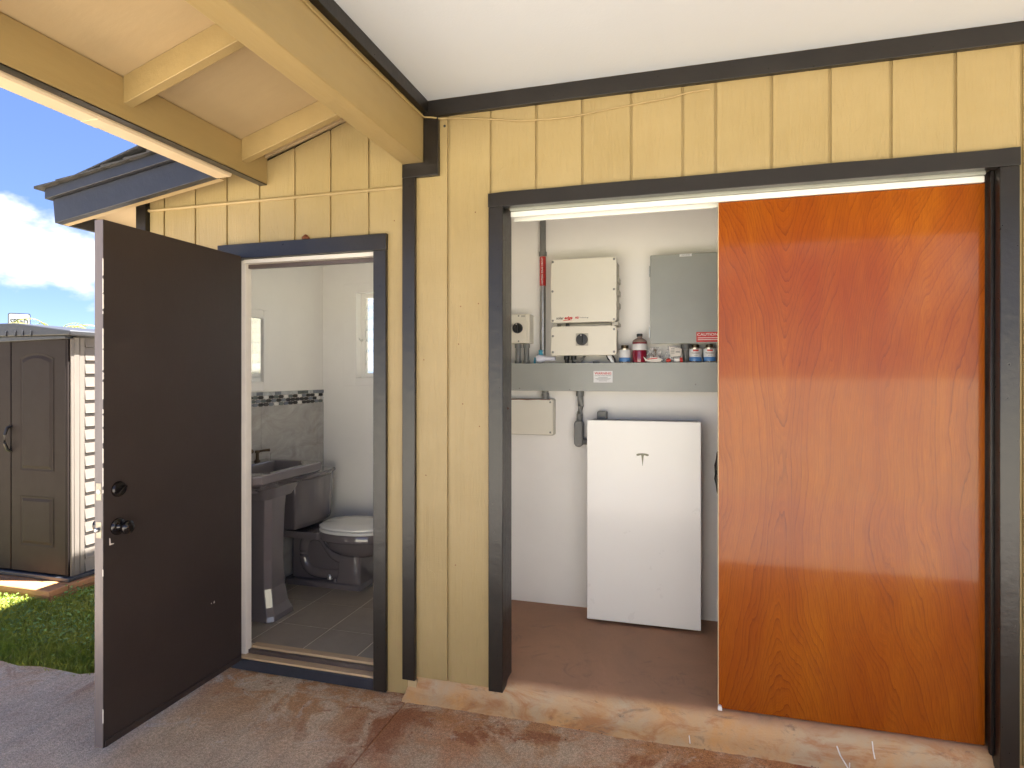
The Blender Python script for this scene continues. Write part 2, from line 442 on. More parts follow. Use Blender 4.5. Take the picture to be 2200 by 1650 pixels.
def tiles():
    t = NT('floor_tile')
    n = t.noise(6, 5, 0.65); r = t.rnd
    c = t.mix(t.ramp(n, 0.3, 0.7), (0.27, 0.232, 0.185), (0.36, 0.31, 0.25))
    c = t.mix(t.math('MULTIPLY', r, 0.4), c, (0.29, 0.235, 0.18))
    t.set(col=c, rough=t.math('MULTIPLY_ADD', n, 0.2, c=0.34), spec=0.45)
    t.bump(t.noise(50, 3), 0.0004)
    M['floor_tile'] = t.m
    t = NT('marble_tile')
    vein = t.noise(1, 7, 0.68, vec=t.map(t.obj, (1, 4.0, 7.5), rot=(R(28), 0, 0)), dist=1.1)
    cl = t.noise(3.2, 4, 0.6)
    c = t.mix(t.ramp(vein, 0.34, 0.68), (0.33, 0.315, 0.295), (0.52, 0.51, 0.49))
    c = t.mix(t.math('MULTIPLY', t.ramp(cl, 0.45, 0.7), 0.4), c, (0.42, 0.37, 0.31))
    t.set(col=c, rough=0.22, spec=0.5)
    M['marble'] = t.m
    for nm, col in (('mosaic_black', (0.022, 0.020, 0.020)), ('mosaic_white', (0.72, 0.71, 0.68)), ('mosaic_grey', (0.20, 0.22, 0.25)), ('mosaic_green', (0.13, 0.15, 0.14)), ('mosaic_pale', (0.50, 0.52, 0.52))):
        simple(nm, col, 0.14, 0.25, 40)
tiles()

def glassy():
    t = NT('frosted_louvre_glass')          # thin pane: lets light straight through and scatters some of it
    tr = t.n.new('ShaderNodeBsdfTransparent'); tr.inputs[0].default_value = (0.93, 0.96, 0.95, 1)
    tl_ = t.n.new('ShaderNodeBsdfTranslucent'); tl_.inputs[0].default_value = (0.92, 0.93, 0.91, 1)
    gl = t.n.new('ShaderNodeBsdfGlossy'); gl.inputs['Roughness'].default_value = 0.08
    m1 = t.n.new('ShaderNodeMixShader'); m1.inputs[0].default_value = 0.25
    t.l.new(tr.outputs[0], m1.inputs[1]); t.l.new(tl_.outputs[0], m1.inputs[2])
    m2 = t.n.new('ShaderNodeMixShader'); m2.inputs[0].default_value = 0.06
    t.l.new(m1.outputs[0], m2.inputs[1]); t.l.new(gl.outputs[0], m2.inputs[2])
    t.l.new(m2.outputs[0], t.n['Material Output'].inputs[0])
    M['glass'] = t.m
    t = NT('mirror_glass')
    t.set(col=(0.88, 0.90, 0.89), metal=1.0, rough=0.02)
    M['mirror'] = t.m
    t = NT('red_liquid_bottle')
    t.set(col=(0.22, 0.012, 0.030), rough=0.12, spec=0.6, coat=0.5, coatr=0.05)
    M['red_liquid'] = t.m
    t = NT('empty_bottle_shoulder')
    t.set(col=(0.42, 0.30, 0.25), rough=0.15, trans=0.35)
    M['bottle_clear'] = t.m
    t = NT('clear_bag')
    b = t.noise(22, 4, 0.7, dist=1.5)
    t.set(col=(0.80, 0.79, 0.78), rough=0.12, trans=0.0, spec=0.7, alpha=t.math('MULTIPLY_ADD', t.ramp(b, 0.42, 0.66), 0.55, c=0.10))
    t.bump(b, 0.004)
    M['bag'] = t.m
glassy()

# ------------------------------------------------------------------ mesh helpers
class MB:
    def __init__(s): s.v, s.f = [], []
    def add(s, vs_, fs_):
        o = len(s.v); s.v += [tuple(p) for p in vs_]; s.f += [tuple(i + o for i in f) for f in fs_]; return s
    def box(s, x0, x1, y0, y1, z0, z1):
        v = [(x, y, z) for x in (x0, x1) for y in (y0, y1) for z in (z0, z1)]
        return s.add(v, [(0, 1, 3, 2), (4, 6, 7, 5), (0, 4, 5, 1), (2, 3, 7, 6), (0, 2, 6, 4), (1, 5, 7, 3)])
    def prism(s, poly, a, b, axis='y'):
        n = len(poly)
        def P(p, t):
            return {'y': (p[0], t, p[1]), 'x': (t, p[0], p[1]), 'z': (p[0], p[1], t)}[axis]
        v = [P(p, a) for p in poly] + [P(p, b) for p in poly]
        f = [tuple(range(n)), tuple(range(2 * n - 1, n - 1, -1))] + [(i, i + n, (i + 1) % n + n, (i + 1) % n) for i in range(n)]
        return s.add(v, f)
    def loft(s, rings, caps=True):
        n = len(rings[0]); v = [p for r in rings for p in r]
        f = [(k * n + i, k * n + (i + 1) % n, (k + 1) * n + (i + 1) % n, (k + 1) * n + i) for k in range(len(rings) - 1) for i in range(n)]
        if caps: f += [tuple(range(n - 1, -1, -1)), tuple(range((len(rings) - 1) * n, len(rings) * n))]
        return s.add(v, f)
    def tube(s, pts, r, n=10):
        pts = [Vector(p) for p in pts]; rings = []
        up = Vector((0, 0, 1))
        for i, p in enumerate(pts):
            d = (pts[min(i + 1, len(pts) - 1)] - pts[max(i - 1, 0)]).normalized()
            a = d.cross(up)
            if a.length < 0.05: a = d.cross(Vector((0, 1, 0)))
            a.normalize(); b = d.cross(a).normalized()
            rr = r[i] if isinstance(r, (list, tuple)) else r
            rings.append([p + (a * cos(2 * pi * k / n) + b * sin(2 * pi * k / n)) * rr for k in range(n)])
        return s.loft(rings)
    def lathe(s, prof, c, axis='z', n=24):
        """prof: (radius, position along the axis)"""
        rings = []
        for r, h in prof:
            ring = []
            for k in range(n):
                a = 2 * pi * k / n; p, q = max(r, 1e-4) * cos(a), max(r, 1e-4) * sin(a)
                ring.append({'z': (c[0] + p, c[1] + q, c[2] + h), 'y': (c[0] + p, c[1] + h, c[2] + q), 'x': (c[0] + h, c[1] + p, c[2] + q)}[axis])
            rings.append(ring)
        return s.loft(rings)
    def build(s, name, mat, parent=None, bevel=0.0, seg=2, smooth=False):
        base = Vector(parent_base(parent)) if parent else Vector((0, 0, 0))
        me = bpy.data.meshes.new(name)
        me.from_pydata([Vector(p) - base for p in s.v], [], s.f)
        bm = bmesh.new(); bm.from_mesh(me)
        bmesh.ops.recalc_face_normals(bm, faces=bm.faces[:])
        if bevel:
            ed = [e for e in bm.edges if len(e.link_faces) == 2 and e.calc_face_angle(0) > 0.5]
            for f in bm.faces: f.smooth = False
            for f in bmesh.ops.bevel(bm, geom=ed, offset=bevel, segments=seg, affect='EDGES', profile=0.5, clamp_overlap=True)['faces']: f.smooth = True
        bm.to_mesh(me); bm.free()
        if smooth:
            for p in me.polygons: p.use_smooth = True
            try: me.set_sharp_from_angle(angle=R(40))
            except Exception: pass
        me.materials.append(M[mat] if isinstance(mat, str) else mat)
        o = bpy.data.objects.new(name, me)
        COL.objects.link(o)
        if parent: o.parent = parent
        return o
def parent_base(p):
    b = Vector((0, 0, 0))
    while p is not None:
        b += p.location; p = p.parent
    return b
def thing(name, label, cat, loc=(0, 0, 0), group=None):
    o = bpy.data.objects.new(name, None)
    o.empty_display_size = 0.1
    COL.objects.link(o); o.location = loc
    return tag(o, label, cat, group)
def tag(o, label, cat, group=None):
    o['label'] = label; o['category'] = cat
    if group: o['group'] = group
    return o
def struct(o):
    o['kind'] = 'structure'; return o
def box(name, mat, parent, *b, bevel=0.002, seg=2):
    return MB().box(*b).build(name, mat, parent, bevel, seg)
def rrect(x0, x1, z0, z1, r, n=5):
    p = []
    for cx_, cz_, a0 in ((x1 - r, z1 - r, 0), (x0 + r, z1 - r, 90), (x0 + r, z0 + r, 180), (x1 - r, z0 + r, 270)):
        for k in range(n + 1):
            a = R(a0 + 90 * k / n); p.append((cx_ + r * cos(a), cz_ + r * sin(a)))
    return p
def text(name, body, mat, parent, loc, size, rot, sx=1.0, extrude=0.0004, align='LEFT', shear=0.0, bold=0.0):
    cu = bpy.data.curves.new(name, 'FONT')
    cu.body = body; cu.size = size; cu.extrude = extrude; cu.align_x = align; cu.shear = shear; cu.offset = bold
    cu.resolution_u = 3
    tmp = bpy.data.objects.new(name, cu); COL.objects.link(tmp)
    dg = bpy.context.evaluated_depsgraph_get(); dg.update()
    me = bpy.data.meshes.new_from_object(tmp.evaluated_get(dg))
    bpy.data.objects.remove(tmp)
    me.materials.clear(); me.materials.append(M[mat])
    o = bpy.data.objects.new(name, me); COL.objects.link(o)
    o.parent = parent
    o.location = Vector(loc) - parent_base(parent)
    o.rotation_euler = rot; o.scale = (sx, 1, 1)
    return o
FACE = (R(90), 0, 0)          # text facing -y

# ------------------------------------------------------------------ ground, slabs
g = MB().box(-500, 500, -500, 500, -0.6, -0.045)
go = struct(g.build('ground', 'ground'))
# concrete: two pours with an open joint between them at x = -1.21
def slab(name, poly):
    return struct(MB().prism(poly, -0.25, 0.0, 'z').build(name, 'concrete', None, 0.003, 2))
edge = [(-9.0, -0.36)]
rr = random.Random(3)
x = -6.0
while x < -2.80:
    edge.append((x, -0.30 + 0.034 * (x + 4.2) / 1.2 + rr.uniform(-0.016, 0.016))); x += 0.13
edge += [(-2.76, -0.21), (-2.74, 0.05), (-1.2125, 0.05)]
slab('pavement', [(-9, -9.4), (-1.2125, -9.4)] + edge[::-1])
slab('pavement', [(-1.2075, -9.4), (7.5, -9.4), (7.5, 0.05), (-1.2075, 0.05)])
joint = MB()
rj = random.Random(5)
for k in range(90):
    y0 = -4 + k * 0.045
    w = rj.uniform(0.002, 0.007)
    joint.box(-1.213 - w * .3, -1.207 + w * .3, y0, y0 + 0.045, -0.1, -0.0015 - rj.uniform(0, .003))
struct(joint.build('soil_joint', 'platform_wood'))
struct(MB().box(-6.5, 6, 1.53, 9.0, -0.2, -0.01).build('bounce_slab', 'bounce_concrete'))  # unseen pale slab, added to bounce sunlight into the bathroom window
# unseen dry grass bank, added for bounce light and the door's golden band
bank = MB().prism([(-5.2, -0.3), (-5.2, 0.0), (-6.4, 0.62), (-7.6, 1.22), (-8.6, 1.42), (-14.0, 1.30), (-14.0, -0.3)], -30, 30, 'x')
struct(bank.build('grass_bank', 'dry_grass'))
# closet floor with its rounded kerb, one cast piece
prof = [(1.02, 0.108), (0.075, 0.108), (0.058, 0.104), (0.044, 0.094), (0.034, 0.078), (0.024, 0.055), (0.008, 0.034), (-0.014, 0.017), (-0.05, 0.006), (-0.085, -0.02), (1.02, -0.1)]
kb = MB(); rk = random.Random(2)
ns = 420
rings = []
for k in range(ns + 1):
    xx = -1.235 + (5.4) * k / ns
    wob_ = 0.012 * mnoise.noise((xx * 2.1, 0, 0)) + 0.006 * mnoise.noise((xx * 9, 3, 0)) + 0.003 * mnoise.noise((xx * 31, 7, 0))
    chip = max(0.0, mnoise.noise((xx * 5.5, 11, 0)) - 0.28) * 0.03
    ring = []
    for i, p in enumerate(prof):
        f_ = max(0, min(1, (i - 1) / 5)) if i < 10 else 0
        if i == 0: f_ = 0
        j1 = 0.0022 * mnoise.noise((xx * 48, i * 1.7, 5)); j2 = 0.0022 * mnoise.noise((xx * 44, i * 2.3, 9))
        ring.append((xx, p[0] + (wob_ + j1 + (chip if 1 < i < 6 else 0)) * f_, p[1] + ((j2 - chip * .6 * (1 < i < 6)) * f_ if i < 9 else 0)))
    rings.append(ring)
kb.loft(rings)
kerb = struct(kb.build('closet_floor', 'closet_floor', None, smooth=True))

def kerb_face(y):
    for (a, b), (c, d) in zip(prof, prof[1:]):
        if c <= y <= a and a <= 0.075: return b + (d - b) * (y - a) / (c - a)
    return 0.108
def kerb_mark(pts, w):
    m = MB(); p3 = [(px_, py_ - .0035, kerb_face(py_) + .004) for px_, py_ in pts]
    m.tube(p3, w, 5); m.build('paint_mark', 'chalk', kerb)
kerb_mark([(0.565, 0.020), (0.572, 0.0), (0.585, -0.03), (0.592, -0.055)], .0028)
kerb_mark([(0.600, -0.02), (0.592, -0.05), (0.606, -0.045), (0.618, -0.055)], .0024)
kerb_mark([(0.690, 0.035), (0.690, 0.022), (0.691, 0.004)], .0024)
kerb_mark([(0.02, -0.012), (0.022, -0.03), (0.023, -0.045)], .0022)
# ------------------------------------------------------------------ front wall of the house
wall = thing('siding_wall', 'yellow grooved plywood siding wall with dark brown trim boards', 'wall', (0, 0, 0))
T0, T1 = 0.0, 0.016            # siding panel faces
def topz(x):
    return 2.53 + 0.15 * (x + 1.99) if x < -1.99 else 2.535 + 0.33 * (x + 1.99)
BD = (-2.20, -1.376, 2.068)    # bathroom door opening x0,x1,top
CD = (-0.78, 1.095, 2.232)     # closet opening
G = 0.0052                     # half a groove
def strip(x0, x1, z0, ztop, hole=None):
    """one plywood board between two grooves, cut round a door opening"""
    a, b = x0 + G, x1 - G
    za, zb = ztop(a), ztop(b)
    if hole and b > hole[0] and a < hole[1] and z0 < hole[2]:
        h0, h1, hz = hole
        if a >= h0 and b <= h1: poly = [(a, hz), (b, hz), (b, zb), (a, za)]
        elif a < h0: poly = [(a, z0), (h0, z0), (h0, hz), (b, hz), (b, zb), (a, za)]
        else: poly = [(a, hz), (h1, hz), (h1, z0), (b, z0), (b, zb), (a, za)]
    else: poly = [(a, z0), (b, z0), (b, zb), (a, za)]
    MB().prism(poly, T0, T1).build('siding_board', 'siding', wall, 0.0018, 2)
LX = [-2.735, -2.634, -2.433, -2.236, -2.041, -1.836, -1.636, -1.431, -1.2275]
for a, b in zip(LX, LX[1:]):
    strip(a, b, 0.0, lambda x: 2.3475, BD)
    strip(a, b, 2.3585, lambda x: topz(x) + 0.012)
RX = [-1.2275, -1.03, -0.826, -0.619, -0.417, -0.212, -0.005, 0.122, 0.330, 0.538, 0.744, 0.951, 1.154, 1.362, 1.57, 1.778, 1.986, 2.194, 2.402]
for a, b in zip(RX, RX[1:]):
    strip(a, b, 0.088, lambda x: 2.722, CD)
# backing seen in the grooves
bk = MB()
Y0, Y1 = 0.0085, 0.10
bk.box(-2.735, BD[0], Y0, Y1, 0.0, 2.36); bk.box(BD[1], -1.2275, Y0, Y1, 0.0, 2.36)
bk.box(BD[0], BD[1], Y0, Y1, BD[2], 2.36)
bk.prism([(-2.735, 2.36), (-1.2275, 2.36), (-1.2275, topz(-1.2275) + .012), (-1.99, topz(-1.99) + .012), (-2.735, topz(-2.735) + .012)], Y0, Y1)
bk.box(-1.2275, CD[0], Y0, Y1, 0.088, 2.90); bk.box(CD[1], 2.402, Y0, Y1, 0.088, 2.90)
bk.box(CD[0], CD[1], Y0, Y1, CD[2], 2.90)
bk.build('backing', 'siding', wall)
# flashing strip over the horizontal sheet joint
MB().prism([(0.0, 2.3445), (-0.006, 2.3455), (-0.010, 2.353), (-0.006, 2.3605), (0.004, 2.3625), (0.004, 2.3445)], -2.735, -1.252, 'x').build('joint_strip', 'beam_paint', wall)
# dark corner boards and frieze
box('trim_board', 'trim', wall, -1.250, -1.187, -0.020, 0.003, 0.077, 2.3868)
MB().prism([(-1.250, 2.387), (-1.071, 2.387), (-1.071, 2.654), (-1.143, 2.654), (-1.143, 2.4505), (-1.250, 2.4505)], -0.022, 0.003).build('trim_board', 'trim', wall, 0.002)
box('trim_board', 'trim', wall, -1.145, 2.6, -0.0235, 0.003, 2.655, 2.726)
box('trim_board', 'trim', wall, -2.800, -2.7355, -0.022, 0.10, 0.0, topz(-2.75) + .01)
box('cap_strip', 'soffit_paint', wall, -1.245, -1.19, 0.004, 0.02, 0.0, 0.07)
# nail heads and the drilled hole by the corner
def disc(name, mat, parent, x, z, r, y, d=0.002, n=12):
    return MB().lathe([(r, 0), (r, -d * .6), (r * .7, -d)], (x, y, z), 'y', n).build(name, mat, parent)
disc('drilled_hole', 'black_mark', wall, -1.048, 2.613, 0.0062, 0.0008)
for q, (nx, nz) in enumerate([(-0.90, 2.21), (-0.885, 1.80), (-0.97, 1.79), (-0.98, 1.62), (-0.96, 1.35), (-0.88, 1.25), (-1.15, 1.55), (-1.14, 1.02), (-0.995, 0.62), (-1.30, 2.2)]):
    disc('nail', 'rust', wall, nx, nz, 0.0028, 0.0008)

# ------------------------------------------------------------------ bathroom door frame
fr = thing('bathroom_door_frame', 'dark blue-brown casing with wooden sill around the bathroom doorway', 'door frame', (-1.77, 0, 0))
box('casing', 'trim', fr, -1.399, -1.334, -0.020, 0.03, 0.004, 2.0630)
box('casing', 'trim', fr, -2.274, -2.200, -0.020, 0.03, 0.004, 2.0630)
MB().prism([(-2.276, 2.0634), (-1.333, 2.0634), (-1.331, 2.140), (-2.278, 2.1375)], -0.022, 0.03).build('head_casing', 'trim', fr, 0.0025)
box('jamb', 'jamb_cream', fr, -2.1995, -2.138, 0.018, 0.060, 0.06, 2.062)
box('jamb', 'jamb_cream', fr, -1.3985, -1.3765, 0.0305, 0.105, 0.06, 2.062)
box('head_jamb', 'jamb_cream', fr, -2.138, -1.3990, 0.0, 0.105, 2.042, 2.0625)
box('door_stop', 'sill_brown', fr, -2.138, -1.3990, 0.035, 0.060, 2.022, 2.0415)
# sill: navy riser, then three strips
box('riser', 'sill_navy', fr, -2.199, -1.3995, -0.016, 0.012, 0.002, 0.053)
box('sill', 'sill_wood', fr, -2.199, -1.4005, -0.010, 0.034, 0.0535, 0.064)
box('sill_stop', 'sill_brown', fr, -2.1375, -1.3990, 0.0345, 0.058, 0.054, 0.082)
box('sill', 'sill_wood', fr, -2.1375, -1.3990, 0.0585, 0.100, 0.054, 0.093)
# rusty hook stub on the head casing
hk = MB().lathe([(0.0, 0), (0.017, 0.002), (0.02, 0.008), (0.014, 0.016), (0.006, 0.024), (0.0, 0.026)], (-1.77, -0.008, 2.1385), 'z', 10)
hk.build('rusty_hook', 'rust', fr, smooth=True)

# ------------------------------------------------------------------ open brown door
dr = thing('bathroom_door', 'plain dark brown door standing wide open with chipped edge', 'door', (-2.15, -0.015, 0.05))
DX0, DX1, DY0, DY1, DZ0, DZ1 = -2.178, -2.135, -0.767, -0.016, 0.052, 2.076
box('door_leaf', 'door', dr, DX0, DX1, DY0 + 0.0012, DY1, DZ0, DZ1, bevel=0.0015)
box('door_edge', 'door_edge', dr, DX0 + .0012, DX1 - .0012, DY0 - 0.0006, DY0 + 0.0011, DZ0 + .001, DZ1 - .001, bevel=0.0004)
# chipped paint along the arris
ch = MB(); rc = random.Random(9); z = DZ0 + 0.02
while z < DZ1 - 0.03:
    l = rc.uniform(0.01, 0.09); w = rc.uniform(0.0003, 0.0019) * (1.6 if z > 1.0 else 0.55)
    if rc.random() < (0.8 if z > 0.95 else 0.12):
        ch.prism([(DY0 - .0009, z), (DY0 + w, z + .004), (DY0 + w * .7, z + l * .5), (DY0 + w, z + l - .004), (DY0 - .0009, z + l)], DX1 - 0.003, DX1 + 0.0007, 'x')
    z += l + rc.uniform(0, 0.02)
ch.build('chipped_edge', 'jamb_cream', dr)
# bottom sweep
MB().prism([(DX1, 0.053), (DX1 + .006, 0.053), (DX1 + .006, 0.078), (DX1, 0.083)], DY0 + .01, DY1 - .02).v
sw = MB(); sw.box(DX1 + .0003, DX1 + .005, DY0 + .006, DY1 - .01, 0.053, 0.080)
sw.build('bottom_rail', 'door', dr, 0.0015)
KY, KZ = -0.705, 0.887
def knob(sgn):
    x0 = DX1 if sgn > 0 else DX0
    k = MB().lathe([(0.0, 0), (0.033, 0.0), (0.033, 0.004 * sgn), (0.029, 0.009 * sgn), (0.016, 0.012 * sgn), (0.011, 0.02 * sgn), (0.011, 0.03 * sgn),
                    (0.020, 0.036 * sgn), (0.0265, 0.046 * sgn), (0.0255, 0.057 * sgn), (0.017, 0.064 * sgn), (0.008, 0.0655 * sgn), (0.0, 0.064 * sgn)], (x0, KY, KZ), 'x', 28)
    return k.build('door_knob', 'knob_bronze', dr, smooth=True)
knob(1); knob(-1)
db = MB().lathe([(0.0, 0), (0.031, 0), (0.031, 0.004), (0.026, 0.012), (0.0, 0.0125)], (DX1, KY + .002, 1.033), 'x', 26).build('deadbolt', 'knob_bronze', dr, smooth=True)
tb = MB().prism([(KY - .019, 1.022), (KY - .013, 1.018), (KY + .022, 1.040), (KY + .02, 1.046), (KY + .012, 1.046)], DX1 + .012, DX1 + .026, 'x')
tb.build('thumb_turn', 'knob_bronze', db, 0.002)
lp = box('latch_plate', 'strike_metal', dr, DX0 + .009, DX1 - .007, DY0 - .0022, DY0 + .001, 0.855, 0.918, bevel=0.001)
MB().lathe([(0.0, 0), (0.009, 0), (0.009, -0.009), (0.006, -0.012), (0, -0.012)], (-2.158, DY0 - .002, 0.887), 'y', 14).build('latch_bolt', 'galvanised', lp, smooth=True)
lp = box('latch_plate', 'strike_metal', dr, DX0 + .009, DX1 - .007, DY0 - .0022, DY0 + .001, 1.000, 1.066, bevel=0.001)
MB().lathe([(0.0, 0), (0.0085, 0), (0.0085, -0.002), (0, -0.002)], (-2.156, DY0 - .002, 1.033), 'y', 14).build('latch_bolt', 'white_print', lp, smooth=True)
sc_ = MB()
sc_.prism([(-0.742, 0.850), (-0.738, 0.848), (-0.736, 0.828), (-0.722, 0.826), (-0.723, 0.823), (-0.742, 0.822)], DX1 + .0002, DX1 + .0008, 'x')
sc_.prism([(-0.205, 0.410), (-0.199, 0.414), (-0.196, 0.405), (-0.203, 0.402)], DX1 + .0002, DX1 + .0008, 'x')
sc_.prism([(-0.222, 0.407), (-0.217, 0.411), (-0.215, 0.404)], DX1 + .0002, DX1 + .0008, 'x')
sc_.build('paint_scratch', 'jamb_cream', dr)

# ------------------------------------------------------------------ bathroom shell
BXL, BXR, BYB, BZF, BZC = -2.60, -1.20, 1.40, 0.085, 2.40
struct(MB().box(-2.725, BXL, 0.1, 1.52, -0.05, 2.52).build('bathroom_wall', 'interior_white'))
struct(MB().box(BXR, -1.08, 0.1, 1.52, -0.05, 2.75).build('bathroom_wall', 'interior_white'))
WX0, WX1, WZ0, WZ1 = -2.309, -1.40, 1.459, 2.082
wb = MB()
wb.box(BXL, WX0, BYB, 1.52, -0.05, 2.6); wb.box(WX1, BXR, BYB, 1.52, -0.05, 2.6)
wb.box(WX0, WX1, BYB, 1.52, -0.05, WZ0); wb.box(WX0, WX1, BYB, 1.52, WZ1, 2.6)
struct(wb.build('bathroom_wall', 'interior_white'))
inw = MB()   # inner lining of the front wall
inw.box(BXL, -2.1995, 0.1005, 0.112, 0.085, BZC); inw.box(-1.3765, BXR, 0.1005, 0.112, 0.085, BZC); inw.box(-2.1995, -1.3765, 0.1005, 0.112, 2.0625, BZC)
struct(inw.build('bathroom_wall', 'interior_white'))
struct(MB().box(BXL, BXR, 0.1005, BYB, BZC, BZC + .08).build('bathroom_ceiling', 'interior_white'))
bf = struct(MB().box(BXL, BXR, 0.1005, BYB, -0.05, BZF - .0025).build('bathroom_floor', 'grout'))
TS = 0.322
ys = [0.1005, 0.362 - TS * 0.0, 0.362 + TS, 0.362 + 2 * TS, 0.362 + 3 * TS, BYB]
xs = [BXL, -1.872 - 2 * TS + .05, -1.872 - TS, -1.872, -1.872 + TS * .96, BXR]
for a, b in zip(xs, xs[1:]):
    for c, d in zip(ys, ys[1:]):
        if b - a > .03 and d - c > .03:
            MB().box(a + .003, b - .003, c + .003, d - .003, BZF - .006, BZF).build('floor_tile', 'floor_tile', bf, 0.0012, 1)

# wall tiles on the left hand wall
wt = thing('wall_tiling', 'grey marble wall tiles under a mosaic border behind the sink', 'tiles', (BXL, 0.75, BZF))
MB().box(BXL, BXL + .005, 0.113, BYB, BZF, 1.372).build('grout_bed', 'grout_light', wt)
rows = [(1.2765, 0.979, 0.704), (0.976, 0.679, 0.796), (0.676, 0.379, 0.704), (0.376, 0.088, 0.796)]
for zt, zb_, j in rows:
    js = sorted(v for v in (j - .61, j, j + .61) if 0.14 < v < BYB - .02)
    e = [0.1135] + js + [BYB - .001]
    for a, b in zip(e, e[1:]):
        MB().box(BXL + .003, BXL + .009, a + .0013, b - .0013, zb_, zt).build('wall_tile', 'marble', wt, 0.0008, 1)
rm = random.Random(11)
HW, HH = 0.0505, 0.0226
cache = {}
for row in range(3):
    z = 1.2785 + HH * (row + .5) + row * 0.0006
    y = 0.40 + (HW / 2 if row % 2 else 0)
    while y < BYB - .012:
        mname = rm.choice(['mosaic_black'] * 5 + ['mosaic_white'] * 3 + ['mosaic_grey'] * 2 + ['mosaic_green'])
        hw = min(HW / 2 - .001, BYB - .002 - y)
        full = hw > HW / 2 - .0011
        key = mname if full else None
        if key in cache and full:
            o = bpy.data.objects.new('mosaic_tile', cache[key]); COL.objects.link(o); o.parent = wt
            o.location = (0, y - cache['y' + key], z - cache['z' + key])
        else:
            h = HH / 2 - .0006
            poly = [(y - hw, z - h * .35), (y - hw * .55, z - h), (y + hw * .55, z - h), (y + hw, z - h * .35), (y + hw, z + h * .35), (y + hw * .55, z + h), (y - hw * .55, z + h), (y - hw, z + h * .35)]
            o = MB().prism(poly, BXL + .003, BXL + .010, 'x').build('mosaic_tile', mname, wt, 0.0008, 1)
            if full: cache[key] = o.data; cache['y' + key] = y; cache['z' + key] = z
        y += HW
y = 0.42
while y < BYB - .01:
    MB().box(BXL + .003, BXL + .010, y, min(y + .058, BYB - .001), 1.3485, 1.371).build('border_tile', rm.choice(['mosaic_pale', 'mosaic_green', 'mosaic_pale', 'mosaic_grey']), wt, 0.0006, 1)
    y += .0605

# mirror cabinet
mc = thing('mirror_cabinet', 'white framed mirror hanging on the bathroom wall above the tiles', 'mirror', (BXL, 0.55, 1.38))
MY0, MY1, MZ0, MZ1, MD = 0.22, 0.759, 1.380, 1.893, 0.030
box('frame_rail', 'interior_white', mc, BXL + .0005, BXL + MD, MY1 - .055, MY1, MZ0, MZ1, bevel=0.004)
box('frame_rail', 'interior_white', mc, BXL + .0005, BXL + MD, MY0, MY0 + .055, MZ0, MZ1, bevel=0.004)
box('frame_rail', 'interior_white', mc, BXL + .0005, BXL + MD - .001, MY0 + .055, MY1 - .055, MZ0, MZ0 + .055, bevel=0.004)
box('frame_rail', 'interior_white', mc, BXL + .0005, BXL + MD - .001, MY0 + .055, MY1 - .055, MZ1 - .055, MZ1, bevel=0.004)
MB().box(BXL + .004, BXL + .016, MY0 + .05, MY1 - .05, MZ0 + .05, MZ1 - .05).build('mirror_glass', 'mirror', mc)

# louvre window
wi = thing('louvre_window', 'white louvre window with glass slats in the bathroom back wall', 'window', (-1.93, BYB, WZ0))
CW = 0.108
box('casing', 'interior_white', wi, WX0 - CW, WX0, BYB - .016, BYB + .002, 1.404, 2.148)
box('casing', 'interior_white', wi, WX1, WX1 + CW, BYB - .016, BYB + .002, 1.404, 2.148)
box('casing', 'interior_white', wi, WX0, WX1, BYB - .0155, BYB + .002, WZ1, 2.148)
box('casing', 'interior_white', wi, WX0, WX1, BYB - .0155, BYB + .002, 1.404, WZ0)
for a in ((WX0, WX0 + .032, WZ0, WZ1), (WX1 - .032, WX1, WZ0, WZ1), (WX0 + .032, WX1 - .032, WZ0, WZ0 + .035), (WX0 + .032, WX1 - .032, WZ1 - .03, WZ1)):
    box('frame', 'interior_white', wi, a[0], a[1], BYB + .055, BYB + .105, a[2], a[3])
box('louvre_clip', 'interior_white', wi, WX0 + .0325, WX0 + .042, BYB + .06, BYB + .08, WZ0 + .036, WZ1 - .031)
nsl = 7; sp_ = (WZ1 - .03 - WZ0 - .035) / nsl
for k in range(nsl):
    zc = WZ0 + .035 + sp_ * (k + .5)
    MB().prism([(BYB + .050, zc - .042), (BYB + .054, zc - .044), (BYB + .104, zc + .040), (BYB + .100, zc + .042)], WX0 + .043, WX1 - .043, 'x').build('glass_slat', 'glass', wi)
MB().tube([(WX0 + .012, BYB + .052, 1.74), (WX0 + .010, BYB + .035, 1.735), (WX0 - .004, BYB + .02, 1.752), (WX0 - .012, BYB + .008, 1.772)], [.008, .007, .006, .007], 8).build('crank_handle', 'seat_white', wi, smooth=True)

